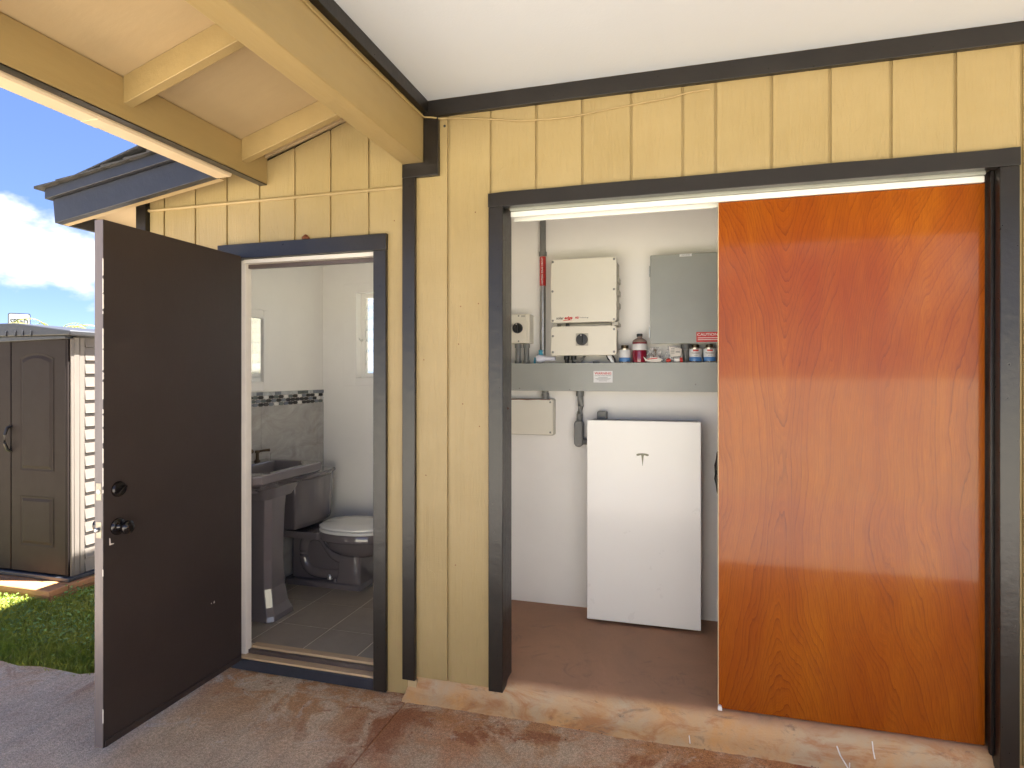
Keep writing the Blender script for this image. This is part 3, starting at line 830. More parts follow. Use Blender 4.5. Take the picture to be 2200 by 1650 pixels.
# ------------------------------------------------------------------ pedestal sink
sk = thing('pedestal_sink', 'glossy dark grey pedestal sink against the tiled bathroom wall', 'sink', (-2.40, 0.44, BZF))
SX0, SX1, SY0, SY1, SZ = BXL + .0095, -2.155, 0.13, 0.75, 0.945
def rr3(x0, x1, y0, y1, r, z, n=4):
    return [(p[0], p[1], z) for p in rrect(x0, x1, y0, y1, r, n)]
def chf(x0, x1, y0, y1, c, z):   # rectangle with chamfered front corners
    return [(x0, y0, z), (x1 - c, y0, z), (x1, y0 + c, z), (x1, y1 - c, z), (x1 - c, y1, z), (x0, y1, z)]
bas = MB()
bas.loft([chf(SX0, SX1 - .02, SY0 + .015, SY1 - .015, .035, .882), chf(SX0, SX1 - .004, SY0 + .003, SY1 - .003, .035, .895), chf(SX0, SX1, SY0, SY1, .035, .938), chf(SX0, SX1 - .004, SY0 + .004, SY1 - .004, .034, SZ),
          chf(SX0 + .10, SX1 - .045, SY0 + .05, SY1 - .05, .09, SZ), chf(SX0 + .106, SX1 - .052, SY0 + .056, SY1 - .056, .09, SZ - .008), chf(SX0 + .13, SX1 - .09, SY0 + .10, SY1 - .10, .07, SZ - .12)], caps=False)
bas.add(chf(SX0 + .13, SX1 - .09, SY0 + .10, SY1 - .10, .07, SZ - .12), [(0, 1, 2, 3, 4, 5)])
bas.build('basin', 'porcelain_grey', sk, 0.004, 2)
ub = MB().loft([rr3(SX0, SX1 - .025, SY0 + .02, SY1 - .02, .03, .8815), rr3(SX0, SX1 - .07, SY0 + .10, SY1 - .10, .04, .845), rr3(SX0, SX1 - .075, SY0 + .14, SY1 - .14, .03, .835), rr3(SX0, SX1 - .10, SY0 + .18, SY1 - .18, .03, .775)])
ub.build('bowl_underside', 'porcelain_grey', sk, smooth=True)
pd = []
for z, xf, hw, xb in ((BZF, -2.222, .118, -2.47), (BZF + .03, -2.226, .112, -2.47), (.16, -2.245, .098, -2.455), (.26, -2.262, .088, -2.44), (.42, -2.270, .082, -2.43), (.70, -2.262, .086, -2.43), (.790, -2.255, .09, -2.43)):
    c = .030
    pd.append([(xb, .44 - hw, z), (xf - c, .44 - hw, z), (xf, .44 - hw + c, z), (xf, .44 + hw - c, z), (xf - c, .44 + hw, z), (xb, .44 + hw, z)])
MB().loft(pd).build('pedestal', 'porcelain_grey', sk, 0.004, 2)
fa = MB().lathe([(0.02, 0), (0.018, .008), (.010, .014), (.010, .05), (.016, .056), (.014, .07), (0, .072)], (SX0 + .055, .60, SZ), 'z', 14)
fa.tube([(SX0 + .055, .60, SZ + .062), (SX0 + .085, .615, SZ + .068), (SX0 + .115, .64, SZ + .07)], [.007, .007, .009], 8)
fa.build('tap_handle', 'brass_dark', sk, smooth=True)
fs = MB().lathe([(0.022, 0), (0.018, .01), (.013, .014), (.013, .08)], (SX0 + .055, .44, SZ), 'z', 14)
fs.tube([(SX0 + .055, .44, SZ + .075), (SX0 + .07, .44, SZ + .10), (SX0 + .12, .44, SZ + .105), (SX0 + .15, .44, SZ + .08)], .011, 10)
fs.build('spout', 'brass_dark', sk, smooth=True)

# ------------------------------------------------------------------ toilet
tl = thing('toilet', 'dark grey toilet with white closed seat beside the pedestal sink', 'toilet', (-2.25, 1.035, BZF))
TY = 1.035
def oval(cx_, ax, ay, z, n=40, e=2.3, back=None):
    p = []
    for k in range(n):
        a = 2 * pi * k / n
        c_, s_ = cos(a), sin(a)
        px = cx_ + ax * (abs(c_) ** (2 / e)) * (1 if c_ > 0 else -1)
        if back is not None: px = max(px, back)
        p.append((px, TY + ay * (abs(s_) ** (2 / e)) * (1 if s_ > 0 else -1), z))
    return p
bw = MB().loft([oval(-2.08, .045, .06, .285), oval(-2.085, .13, .10, .292), oval(-2.09, .185, .135, .318), oval(-2.095, .215, .158, .352), oval(-2.10, .232, .170, .392), oval(-2.10, .235, .173, .398),
                oval(-2.10, .246, .183, .403), oval(-2.10, .248, .185, .446), oval(-2.10, .244, .181, .452)])
bw.build('bowl', 'porcelain_grey', tl, smooth=True)
MB().loft([rr3(-2.585, -2.29, TY - .155, TY + .155, .03, .405), rr3(-2.585, -2.28, TY - .165, TY + .165, .03, .445), rr3(-2.585, -2.28, TY - .163, TY + .163, .03, .452)]).build('rear_deck', 'porcelain_grey', tl, smooth=True)
bs = []
for z, x0, x1, hw in ((BZF, -2.58, -2.005, .123), (BZF + .030, -2.578, -2.007, .121), (BZF + .038, -2.575, -2.012, .112)):
    bs.append(rr3(x0, x1, TY - hw, TY + hw, .02, z))
MB().loft(bs).build('foot', 'porcelain_grey', tl, smooth=True)
MB().loft([rr3(-2.190, -2.012, TY - .112, TY + .112, .014, BZF + .036), rr3(-2.183, -2.018, TY - .105, TY + .105, .016, .20), rr3(-2.178, -2.022, TY - .098, TY + .098, .018, .305)]).build('front_column', 'porcelain_grey', tl, smooth=True)
MB().loft([rr3(-2.555, -2.12, TY - .070, TY + .070, .02, BZF + .036), rr3(-2.555, -2.12, TY - .072, TY + .072, .02, .41)]).build('rear_body', 'porcelain_grey', tl, smooth=True)
for sgn in (-1, 1):
    ty = TY + sgn * .068
    pts = [(-2.12, .285), (-2.18, .275), (-2.235, .30), (-2.275, .35), (-2.32, .40), (-2.385, .408), (-2.44, .375), (-2.455, .31), (-2.45, .24), (-2.42, .19), (-2.36, .165), (-2.26, .16), (-2.17, .17)]
    sm = []
    for i in range(len(pts) - 1):
        for q in range(3):
            f_ = q / 3; p0, p1, p2, p3 = pts[max(i - 1, 0)], pts[i], pts[i + 1], pts[min(i + 2, len(pts) - 1)]
            sm.append(tuple(0.5 * (2 * p1[j] + (p2[j] - p0[j]) * f_ + (2 * p0[j] - 5 * p1[j] + 4 * p2[j] - p3[j]) * f_ ** 2 + (-p0[j] + 3 * p1[j] - 3 * p2[j] + p3[j]) * f_ ** 3) for j in (0, 1)))
    MB().tube([(p[0], ty, p[1]) for p in sm + [pts[-1]]], .034, 12).build('trapway', 'porcelain_grey', tl, smooth=True)
MB().lathe([(0, 0), (.016, 0), (.016, .012), (.010, .022), (0, .024)], (-2.20, TY - .095, BZF + .038), 'z', 14).build('bolt_cap', 'porcelain_grey', tl, smooth=True)
MB().lathe([(0, 0), (.019, 0), (.019, .02), (.012, .034), (0, .036)], (-2.245, TY - .09, BZF + .05), 'z', 14).build('bolt_cap', 'galvanised', tl, smooth=True)
def bowed(x0, x1, hw, bowx, z, n=9):
    p = [(x0, TY - hw, z)]
    for k in range(n):
        s_ = -1 + 2 * k / (n - 1); p.append((x1 - bowx * s_ * s_, TY + hw * s_, z))
    return p + [(x0, TY + hw, z)]
MB().loft([bowed(-2.585, -2.405, .205, .03, .470), bowed(-2.585, -2.395, .212, .032, .50), bowed(-2.585, -2.385, .225, .036, .79)]).build('tank', 'porcelain_grey', tl, 0.008, 3)
MB().loft([bowed(-2.588, -2.378, .230, .038, .7905), bowed(-2.588, -2.370, .236, .04, .800), bowed(-2.588, -2.370, .236, .04, .815), bowed(-2.588, -2.378, .230, .038, .822)]).build('tank_lid', 'porcelain_grey', tl, 0.003, 2)
MB().loft([oval(-2.105, .246, .183, .4535, back=-2.31), oval(-2.105, .250, .187, .458, back=-2.31), oval(-2.105, .250, .187, .470, back=-2.31), oval(-2.105, .244, .181, .474, back=-2.31)]).build('seat', 'seat_white', tl, smooth=True)
MB().loft([oval(-2.105, .240, .178, .4765, back=-2.325), oval(-2.105, .247, .185, .481, back=-2.325), oval(-2.105, .246, .184, .492, back=-2.325), oval(-2.105, .225, .165, .501, back=-2.32), oval(-2.105, .12, .09, .507, back=-2.30)]).build('seat_lid', 'seat_white', tl, smooth=True)

# ------------------------------------------------------------------ closet shell
CYB = 0.99
struct(MB().box(-1.075, 2.3, CYB, 1.10, -0.05, 2.75).build('closet_wall', 'interior_white'))
struct(MB().box(-1.075, -1.02, 0.1005, CYB, -0.02, 2.75).build('closet_wall', 'interior_white'))
struct(MB().box(1.9, 2.3, 0.1005, CYB, -0.02, 2.75).build('closet_wall', 'interior_white'))
struct(MB().box(-1.02, 1.9, 0.1005, CYB, 2.62, 2.70).build('closet_ceiling', 'interior_white'))

cf = thing('closet_door_frame', 'wide dark brown casing with white sliding track around the closet opening', 'door frame', (0.16, 0, 0.08))
box('casing', 'trim', cf, -0.832, -0.7655, -0.021, 0.02, 0.083, 2.2205, bevel=0.003)
box('casing', 'trim', cf, 1.0795, 1.140, -0.021, 0.02, 0.004, 2.2205, bevel=0.003)
nv = [(-0.834, 2.221), (1.142, 2.221), (1.142, 2.2865)]
rt = random.Random(4)
for k in range(1, 24):
    nv.append((1.142 - k * 1.976 / 24, 2.2845 + rt.uniform(-.0012, .0012)))
nv += [(-0.834, 2.282)]
MB().prism(nv, -0.0225, 0.02).build('head_casing', 'trim', cf, 0.002)
box('jamb', 'trim', cf, -0.800, -0.7665, 0.0205, 0.125, 0.085, 2.25)
box('jamb', 'trim', cf, 1.0815, 1.11, 0.0205, 0.125, 0.06, 2.25)
box('jamb_bead', 'trim', cf, 1.069, 1.081, 0.022, 0.040, 0.10, 2.22)
box('jamb_bead', 'trim', cf, 1.075, 1.081, 0.050, 0.060, 0.10, 2.22)
box('head_jamb', 'trim', cf, -0.766, 1.081, 0.0205, 0.125, 2.2355, 2.25)
box('track', 'track_metal', cf, -0.748, 1.058, 0.030, 0.115, 2.212, 2.235, bevel=0.001)
box('valance', 'valance_white', cf, -0.748, 1.060, 0.044, 0.054, 2.188, 2.2115, bevel=0.002)
box('valance', 'valance_white', cf, -0.748, 1.060, 0.100, 0.112, 2.180, 2.2115, bevel=0.002)
disc('knot_hole', 'rust', cf, -0.768, 1.33, .006, 0.06)

# ------------------------------------------------------------------ wooden sliding door
wd = thing('sliding_door', 'varnished orange-brown wood veneer sliding door covering half the closet', 'door', (0.136, 0.062, 0.112))
box('door_leaf', 'veneer', wd, 0.137, 1.068, 0.062, 0.095, 0.112, 2.189, bevel=0.0012)
box('edge_band', 'veneer_edge', wd, 0.1345, 0.1368, 0.0625, 0.0945, 0.113, 2.188, bevel=0.0003)
gd = tag(MB().prism([(0.133, 0.109), (0.150, 0.109), (0.148, 0.124), (0.144, 0.128), (0.136, 0.128), (0.133, 0.120)], 0.046, 0.060).build('door_guide', 'white_print', None, 0.0015), 'small white plastic guide at the lower left corner of the veneer door', 'door guide')

# ------------------------------------------------------------------ closet equipment
WB = CYB - .0005                 # back wall face
def screw(parent, x, z, y, r=.0065):
    o = MB().lathe([(r, 0), (r, -.002), (r * .6, -.003)], (x, y, z), 'y', 12).build('screw', 'screw_metal', parent)
    return o
iv = thing('solar_inverter', 'beige solar inverter box on the closet wall above its switch box', 'inverter', (-0.546, WB, 1.77))
MB().prism(rrect(-.722, -.362, 1.79, 2.125, .012), .845, WB).build('heat_sink', 'box_beige_dark', iv, 0.002)
cov = MB().prism(rrect(-.732, -.360, 1.777, 2.138, .014), .820, .846).build('cover', 'box_beige', iv, 0.003)
for sx_, sz_ in ((-.720, 2.124), (-.722, 1.957), (-.720, 1.790), (-.374, 2.124), (-.374, 1.957), (-.374, 1.790)): screw(cov, sx_, sz_, .820)
text('lettering', 'solar', 'black_mark', cov, (-.700, .8195, 1.797), .021, FACE, bold=.0004)
text('lettering', 'edge', 'red_print', cov, (-.654, .8195, 1.797), .023, FACE, shear=.25, bold=.001, sx=1.05)
MB().prism([(-.660, 1.788), (-.612, 1.791), (-.610, 1.7935), (-.658, 1.792)], .8188, .8198).build('logo_stroke', 'red_print', cov)
text('lettering', 'HD', 'red_print', cov, (-.592, .8195, 1.799), .015, FACE, bold=.0008)
text('lettering', 'Technology', 'black_mark', cov, (-.568, .8195, 1.801), .010, FACE, sx=1.1)
box('bracket', 'box_beige_dark', iv, -.725, -.70, .85, WB, 1.758, 1.776); box('bracket', 'box_beige_dark', iv, -.385, -.352, .83, WB, 1.757, 1.776)
box('cable_gland', 'black_plastic', iv, -.652, -.634, .85, .88, 1.7585, 1.7765)
box('cable_gland', 'box_beige', iv, -.69, -.40, .90, .95, 1.757, 1.7765)
for fz in (1.86, 1.93, 2.00): box('side_fin', 'box_beige_dark', iv, -.3615, -.352, .86, .97, fz, fz + .03)
sb = thing('switch_box', 'beige safety switch box with black rotary knob under the inverter', 'switch box', (-0.546, WB, 1.59))
MB().prism(rrect(-.722, -.368, 1.600, 1.75, .02), .85, WB).build('housing', 'box_beige_dark', sb, 0.002)
cov = MB().prism(rrect(-.732, -.360, 1.591, 1.757, .018), .822, .851).build('cover', 'box_beige', sb, 0.003)
for sx_, sz_ in ((-.720, 1.702), (-.720, 1.610), (-.374, 1.735), (-.374, 1.610)): screw(cov, sx_, sz_, .822)
def rotary(parent, x, z, y, r, plate=True):
    if plate: box('knob_plate', 'box_beige_dark', parent, x - r * 1.06, x + r * 1.06, y - .004, y, z - r * 1.06, z + r * 1.06, bevel=0.001)
    k = MB().lathe([(r, -.003), (r, -.012), (r * .92, -.018), (r * .6, -.0185), (0, -.0185)], (x, y, z), 'y', 30).build('rotary_knob', 'black_plastic', parent, smooth=True)
    MB().prism([(x - r * .20, z - r * .85), (x + r * .20, z - r * .85), (x + r * .16, z + r * .85), (x - r * .16, z + r * .85)], y - .034, y - .018).build('grip', 'black_plastic', k, 0.003)
    MB().prism([(x - r * .09, z + r * .58), (x + r * .09, z + r * .58), (x + r * .09, z + r * .8), (x - r * .09, z + r * .8)], y - .0348, y - .034).build('pointer', 'white_print', k)
rotary(sb, -.553, 1.680, .822, .033)
for gx in (-.655, -.615):
    MB().lathe([(.017, 0), (.017, -.02), (.012, -.024), (.012, -.042), (.006, -.046)], (gx, .90, 1.591), 'z', 14).build('cable_gland', 'black_plastic', sb, smooth=True)

iso = thing('isolator_switch', 'small beige isolator switch with black knob beside the jamb', 'switch', (-0.935, WB, 1.67))
MB().prism(rrect(-.992, -.874, 1.668, 1.842, .008), .895, WB).build('housing', 'box_beige', iso, 0.003)
cov = MB().prism(rrect(-.990, -.890, 1.672, 1.838, .006), .884, .896).build('cover', 'box_beige', iso, 0.002)
screw(cov, -.940, 1.830, .884, .005); screw(cov, -.940, 1.680, .884, .005)
box('rating_label', 'box_beige_dark', cov, -.925, -.900, .8835, .885, 1.822, 1.833, bevel=0)
rotary(cov, -.945, 1.757, .884, .031, False)

def conduit(name, label, pts, r, collars=(), mat='conduit_grey', cat='conduit', group=None):
    t = thing(name, label, cat, pts[-1], group)
    MB().tube(pts, r, 14).build('pipe', mat, t, smooth=True)
    for c, rad, h in collars:
        MB().lathe([(r * .9, 0), (rad, .002), (rad, h - .002), (r * .9, h)], c, 'z', 16).build('collar', mat, t, smooth=True)
    return t
cd = thing('conduit_pipe', 'tall grey conduit pipe with red warning tape left of the inverter', 'conduit', (-.812, .965, 1.56))
MB().tube([(-.812, .965, 2.62), (-.812, .965, 2.2)], .0185, 14).build('pipe', 'conduit_grey', cd, smooth=True)
MB().tube([(-.812, .965, 2.2), (-.812, .965, 1.60)], .0175, 14).build('metal_pipe', 'galvanised', cd, smooth=True)
MB().lathe([(.018, 0), (.0235, .002), (.0235, .026), (.018, .028)], (-.812, .965, 2.190), 'z', 16).build('collar', 'conduit_grey', cd, smooth=True)
tp = MB().lathe([(.0182, 0), (.0184, .001), (.0184, .172), (.0182, .173)], (-.812, .965, 2.013), 'z', 18).build('red_tape', 'red_print', cd, smooth=True)
text('lettering', 'CAUTION: SOLAR CIRCUIT', 'white_print', tp, (-.8075, .9462, 2.019), .0135, (R(90), R(-90), 0), sx=.98, bold=.0003)
conduit('conduit_stub', 'left of two short grey conduits under the isolator switch', [(-.954, .925, 1.668), (-.954, .925, 1.548)], .0165, [((-.954, .925, 1.640), .0205, .026), ((-.954, .925, 1.549), .0205, .02)], group='conduits under the isolator')
conduit('conduit_stub', 'right of two short grey conduits under the isolator switch', [(-.902, .925, 1.668), (-.902, .925, 1.548)], .0165, [((-.902, .925, 1.640), .0205, .026), ((-.902, .925, 1.549), .0205, .02)], group='conduits under the isolator')

# wire trough
tr_ = thing('wire_trough', 'long grey metal wiring trough running across the closet wall', 'trough', (-.40, WB, 1.39))
box('trough_body', 'box_grey', tr_, -1.015, 1.2, .855, WB, 1.392, 1.545, bevel=0.002)
lid = MB().prism([(.850, 1.389), (.8555, 1.389), (.8555, 1.5455), (WB - .002, 1.5455), (WB - .002, 1.549), (.850, 1.549)], -1.015, 1.2, 'x').build('trough_lid', 'box_grey', tr_, 0.0012)
for sx_, sz_ in ((-.925, 1.402), (-.628, 1.396), (.06, 1.43)): screw(lid, sx_, sz_, .850, .004)
wlab = box('warning_label', 'label_white', lid, -.492, -.385, .8488, .8499, 1.438, 1.503, bevel=0)
text('lettering', 'WARNING', 'red_print', wlab, (-.4385, .8484, 1.4835), .0185, FACE, align='CENTER', bold=.0004, sx=1.05)
text('lettering', 'ELECTRIC SHOCK HAZARD', 'black_mark', wlab, (-.4385, .8484, 1.4745), .0075, FACE, align='CENTER')
ln = MB()
for k, (a, b) in enumerate(((-.465, -.412), (-.482, -.395), (-.474, -.402), (-.462, -.415))):
    ln.box(a, b, .8482, .8486, 1.466 - k * .0065, 1.4675 - k * .0065)
ln.build('fine_print', 'black_mark', wlab)
conduit('conduit_stub', 'short grey conduit between the wiring trough and the lower junction box', [(-.792, .945, 1.39), (-.792, .945, 1.338)], .019, [((-.792, .945, 1.352), .0225, .02)])

jb = thing('junction_box', 'flat beige junction box with rusty top edge under the trough', 'junction box', (-.87, WB, 1.13))
MB().prism(rrect(-1.010, -.738, 1.122, 1.340, .012), .945, WB).build('housing', 'box_beige_dark', jb, 0.003)
cov = MB().prism(rrect(-1.012, -.744, 1.127, 1.336, .012), .925, .946).build('cover', 'box_beige', jb, 0.003)
for sx_, sz_ in ((-.758, 1.320), (-.758, 1.142)): screw(cov, sx_, sz_, .925, .006)
MB().prism([(-1.0, 1.337), (-.755, 1.3365), (-.76, 1.333), (-.83, 1.3345), (-.90, 1.331), (-.95, 1.3335), (-1.0, 1.332)], .9243, .9252).build('rust_streak', 'rust', cov)
lb = thing('conduit_elbow', 'grey conduit drop with oval access body left of the white battery', 'conduit', (-.59, .95, 1.07))
MB().tube([(-.585, .95, 1.39), (-.585, .95, 1.36), (-.582, .955, 1.30), (-.588, .955, 1.25), (-.590, .95, 1.20)], .0185, 14).build('pipe', 'conduit_grey', lb, smooth=True)
MB().lathe([(.0185, 0), (.023, .002), (.023, .03), (.0185, .032)], (-.585, .95, 1.356), 'z', 16).build('collar', 'conduit_grey', lb, smooth=True)
bd = MB().prism(rrect(-.616, -.564, 1.062, 1.218, .0255, 8), .918, .972).build('access_body', 'conduit_grey', lb, 0.004)
MB().prism(rrect(-.612, -.568, 1.067, 1.213, .0215, 8), .912, .918).build('cover_plate', 'conduit_grey', bd, 0.002)
screw(bd, -.590, 1.204, .912, .004); screw(bd, -.590, 1.076, .912, .004)
MB().tube([(-.566, .945, 1.092), (-.50, .945, 1.092)], .0175, 14).build('pipe', 'conduit_grey', lb, smooth=True)
sf = thing('conduit_fitting', 'small grey fitting showing just above the white battery', 'conduit', (-.456, .95, 1.20))
MB().prism(rrect(-.484, -.428, 1.16, 1.272, .010), .93, .985).build('fitting_body', 'conduit_grey', sf, 0.004)
MB().tube([(-.456, .957, 1.17), (-.456, .957, 1.10)], .02, 12).build('pipe', 'conduit_grey', sf, smooth=True)

# electrical panel
ep = thing('electrical_panel', 'flat grey electrical panel cabinet partly hidden by the wooden door', 'electrical panel', (.05, WB, 1.65))
box('cabinet', 'box_grey', ep, -.172, .32, .885, WB, 1.66, 2.138, bevel=0.003)
pdoor = MB().prism([(-.180, 1.652), (.328, 1.652), (.328, 2.142), (-.180, 2.142)], .866, .8845).build('panel_door', 'box_grey', ep, 0.003)
wl_ = box('white_label', 'label_white', pdoor, -.024, .040, .8650, .8662, 2.127, 2.142, bevel=0)
text('lettering', 'LOAD CENTER', 'black_mark', wl_, (.008, .8646, 2.1315), .0065, FACE, align='CENTER')
for hz in (2.055, 1.715): box('hinge', 'galvanised', ep, -.186, -.1805, .868, .884, hz - .03, hz + .03, bevel=0.001)
for bx_ in (-.045, .06, .137): screw(ep, bx_, 2.1445, .90, .004)
st = box('red_sticker', 'red_print', pdoor, .064, .30, .8648, .8660, 1.659, 1.713, bevel=0)
text('lettering', 'CAUTION', 'white_print', st, (.060 + .008, .8643, 1.693), .019, FACE, bold=.0003, sx=1.25)
ln = MB()
for k in range(2): ln.box(.072, .29, .8642, .8646, 1.680 - k * .010, 1.6835 - k * .010)
ln.build('fine_print', 'white_print', st)
conduit('conduit_stub', 'short grey conduit under the electrical panel behind the cans', [(.008, .945, 1.653), (.008, .945, 1.548)], .023, [((.008, .945, 1.62), .027, .03)])

# things standing on the trough
TZ = 1.5495
def can(x, y, label, group='cement cans on the wiring trough', turn=0.0):
    t = thing('cement_can', label, 'can', (x, y, TZ), group)
    c = (x, y, TZ); r = .0325
    MB().lathe([(r - .001, 0), (r + .0008, .001), (r + .0008, .004), (r, .005), (r, .074), (r + .0008, .076), (r + .0008, .079), (r - .004, .080), (.012, .081)], c, 'z', 28).build('body', 'tin', t, smooth=True)
    MB().lathe([(r + .0003, .006), (r + .0006, .0065), (r + .0006, .0285), (r + .0003, .029)], c, 'z', 28).build('blue_band', 'label_blue', t, smooth=True)
    MB().lathe([(r + .0003, .0292), (r + .0006, .0297), (r + .0006, .0725), (r + .0003, .073)], c, 'z', 28).build('white_label', 'label_white', t, smooth=True)
    MB().lathe([(.020, .080), (.021, .081), (.021, .097), (.018, .099), (0, .099)], c, 'z', 20).build('cap', 'brass_dark', t, smooth=True)
    if turn is not None:
        def arc(z0, z1, a0, a1, nm, mt):
            n = 6; rr_ = r + .0009
            a_ = [(x + rr_ * sin(a0 + (a1 - a0) * k / n + turn), y - rr_ * cos(a0 + (a1 - a0) * k / n + turn)) for k in range(n + 1)]
            MB().add([(p[0], p[1], TZ + z0) for p in a_] + [(p[0], p[1], TZ + z1) for p in a_], [(k, k + 1, k + n + 2, k + n + 1) for k in range(n)]).build(nm, mt, t)
        arc(.060, .069, -.45, .45, 'red_mark', 'orange_red')
        arc(.0505, .0525, -.75, .7, 'dark_mark', 'black_mark'); arc(.046, .0475, -.55, .6, 'dark_mark', 'black_mark')
        arc(.037, .0385, -.3, .3, 'dark_mark', 'black_mark')
can(-.322, .900, 'lone small can left of the red bottle, its label turned away', turn=None)
can(.060, .900, 'left of the two blue and white cans next to the wooden door', turn=.05)
can(.134, .900, 'right of the two blue and white cans, touching the wooden door edge', turn=.02)
bt = thing('red_bottle', 'clear bottle half full of dark red liquid with white label', 'bottle', (-.240, .90, TZ))
bc = (-.240, .90, TZ)
MB().lathe([(.036, 0), (.0405, .004), (.041, .01), (.041, .1125), (.0405, .1135)], bc, 'z', 30).build('red_liquid', 'red_liquid', bt, smooth=True)
MB().lathe([(.041, .1138), (.040, .119), (.034, .128), (.022, .135), (.0135, .139), (.0135, .146)], bc, 'z', 30).build('shoulder', 'bottle_clear', bt, smooth=True)
MB().lathe([(.0155, .1462), (.0162, .147), (.0162, .1605), (.0145, .162), (0, .162)], bc, 'z', 24).build('cap', 'black_plastic', bt, smooth=True)
MB().lathe([(.0412, .070), (.0416, .0705), (.0416, .1045), (.0412, .105)], bc, 'z', 30).build('white_label', 'label_white', bt, smooth=True)
def crumple(name, label, cx_, cy_, w, d, h, seed, extras):
    t = thing(name, label, 'plastic bag', (cx_, cy_, TZ), 'bags on the wiring trough')
    rb = random.Random(seed); rings = []; n = 18
    for k in range(7):
        f_ = k / 6; ring = []
        sc2 = (1 - .55 * f_ ** 1.6) * (1 + .12 * rb.uniform(-1, 1))
        for i in range(n):
            a = 2 * pi * i / n; j = 1 + rb.uniform(-.22, .22)
            ring.append((cx_ + w * sc2 * j * cos(a) + rb.uniform(-.004, .004), cy_ + d * sc2 * j * sin(a), TZ + .001 + h * f_ + (rb.uniform(-.006, .006) if k else 0)))
        rings.append(ring)
    MB().loft(rings).build('bag_film', 'bag', t)
    extras(t)
    return t
def ex1(t):
    MB().prism([(-.212, .035), (-.150, .012), (-.115, .022), (-.118, .006), (-.155, .002), (-.200, .004)], .874, .877).add([], []).v
    pr = [(-.218, TZ + .034), (-.205, TZ + .008), (-.165, TZ + .002), (-.122, TZ + .004), (-.116, TZ + .020), (-.145, TZ + .030), (-.170, TZ + .030), (-.200, TZ + .020)]
    MB().prism(pr, .855, .8565).build('printed_card', 'paper', t)
    MB().prism([(-.196, TZ + .016), (-.140, TZ + .021), (-.141, TZ + .027), (-.194, TZ + .021)], .8543, .8549).build('card_print', 'red_print', t)
    MB().lathe([(.014, 0), (.014, .02), (.009, .024), (.009, .05), (.012, .051), (.012, .062), (0, .063)], (-.157, .905, TZ + .012), 'z', 12).build('brass_fitting', 'brass_dark', t, smooth=True)
def ex2(t):
    MB().prism([(-.082, TZ + .088), (-.012, TZ + .074), (-.018, TZ + .036), (-.070, TZ + .030)], .862, .8634).build('printed_card', 'paper', t)
    l_ = MB()
    for k in range(4): l_.box(-.070, -.050, .8612, .8618, TZ + .074 - k * .008, TZ + .076 - k * .008)
    l_.box(-.044, -.022, .8612, .8618, TZ + .055, TZ + .059); l_.build('card_print', 'black_mark', t)
    MB().lathe([(.013, 0), (.013, .028), (.010, .030), (0, .030)], (-.052, .878, TZ + .014), 'x', 14).build('white_roll', 'seat_white', t, smooth=True)
    MB().lathe([(.0, 0), (.009, .002), (.011, .012), (.006, .026), (0, .027)], (-.095, .872, TZ + .011), 'x', 12).build('red_plug', 'orange_red', t, smooth=True)
    MB().lathe([(.013, 0), (.013, .014), (0, .014)], (-.021, .880, TZ + .014), 'x', 14).build('red_end', 'red_print', t, smooth=True)
crumple('plastic_bag', 'crumpled clear bag with brass fitting next to the red bottle', -.158, .905, .052, .032, .082, 21, ex1)
crumple('plastic_bag', 'clear bag with printed card and white roll under the electrical panel', -.055, .905, .054, .034, .088, 33, ex2)
bu = thing('spray_nozzle', 'white and blue plastic nozzle lying left under the switch box', 'nozzle', (-.80, .90, TZ))
MB().lathe([(.004, 0), (.020, .004), (.026, .018), (.025, .034), (.017, .05), (.012, .06), (.011, .115), (.008, .117)], (-.835, .885, TZ + .026), 'x', 18).build('nozzle_body', 'clear_bulb', bu, smooth=True)
MB().lathe([(.012, 0), (.015, .003), (.010, .016), (.014, .03), (0, .032)], (-.806, .885, TZ + .046), 'z', 12).build('blue_valve', 'cyan_plastic', bu, smooth=True)
MB().prism([(-.848, TZ), (-.836, TZ), (-.836, TZ + .03), (-.842, TZ + .036)], .875, .895).build('blue_tip', 'cyan_plastic', bu, .002)
cb = thing('cable_loop', 'thin grey cable loop lying on the trough under the switch box', 'cable', (-.57, .93, TZ))
MB().tube([(-.63, .90, 1.575), (-.60, .89, TZ + .012), (-.575, .89, TZ + .010), (-.56, .90, 1.575), (-.555, .93, 1.592)], .008, 10).build('cable_sheath', 'conduit_grey', cb, smooth=True)
ct = thing('cable_tie', 'black and white cable ends hanging at the right under the switch box', 'cable', (-.40, .93, TZ))
MB().tube([(-.425, .90, 1.592), (-.415, .888, TZ + .022), (-.395, .884, TZ + .003)], .004, 8).build('black_cable', 'black_plastic', ct, smooth=True)
MB().prism([(-.418, TZ + .040), (-.398, TZ + .040), (-.380, TZ + .002), (-.396, TZ + .002)], .876, .879).build('white_tag', 'label_white', ct)
MB().tube([(-.392, .90, 1.592), (-.378, .888, TZ + .022), (-.375, .884, TZ + .003)], .004, 8).build('black_cable', 'black_plastic', ct, smooth=True)
tag(MB().prism(rrect(-.500, -.465, TZ, TZ + .008, .003), .870, .905).build('black_clip', 'black_plastic', None, .001), 'tiny flat black clip on the trough under the rotary knob', 'clip')

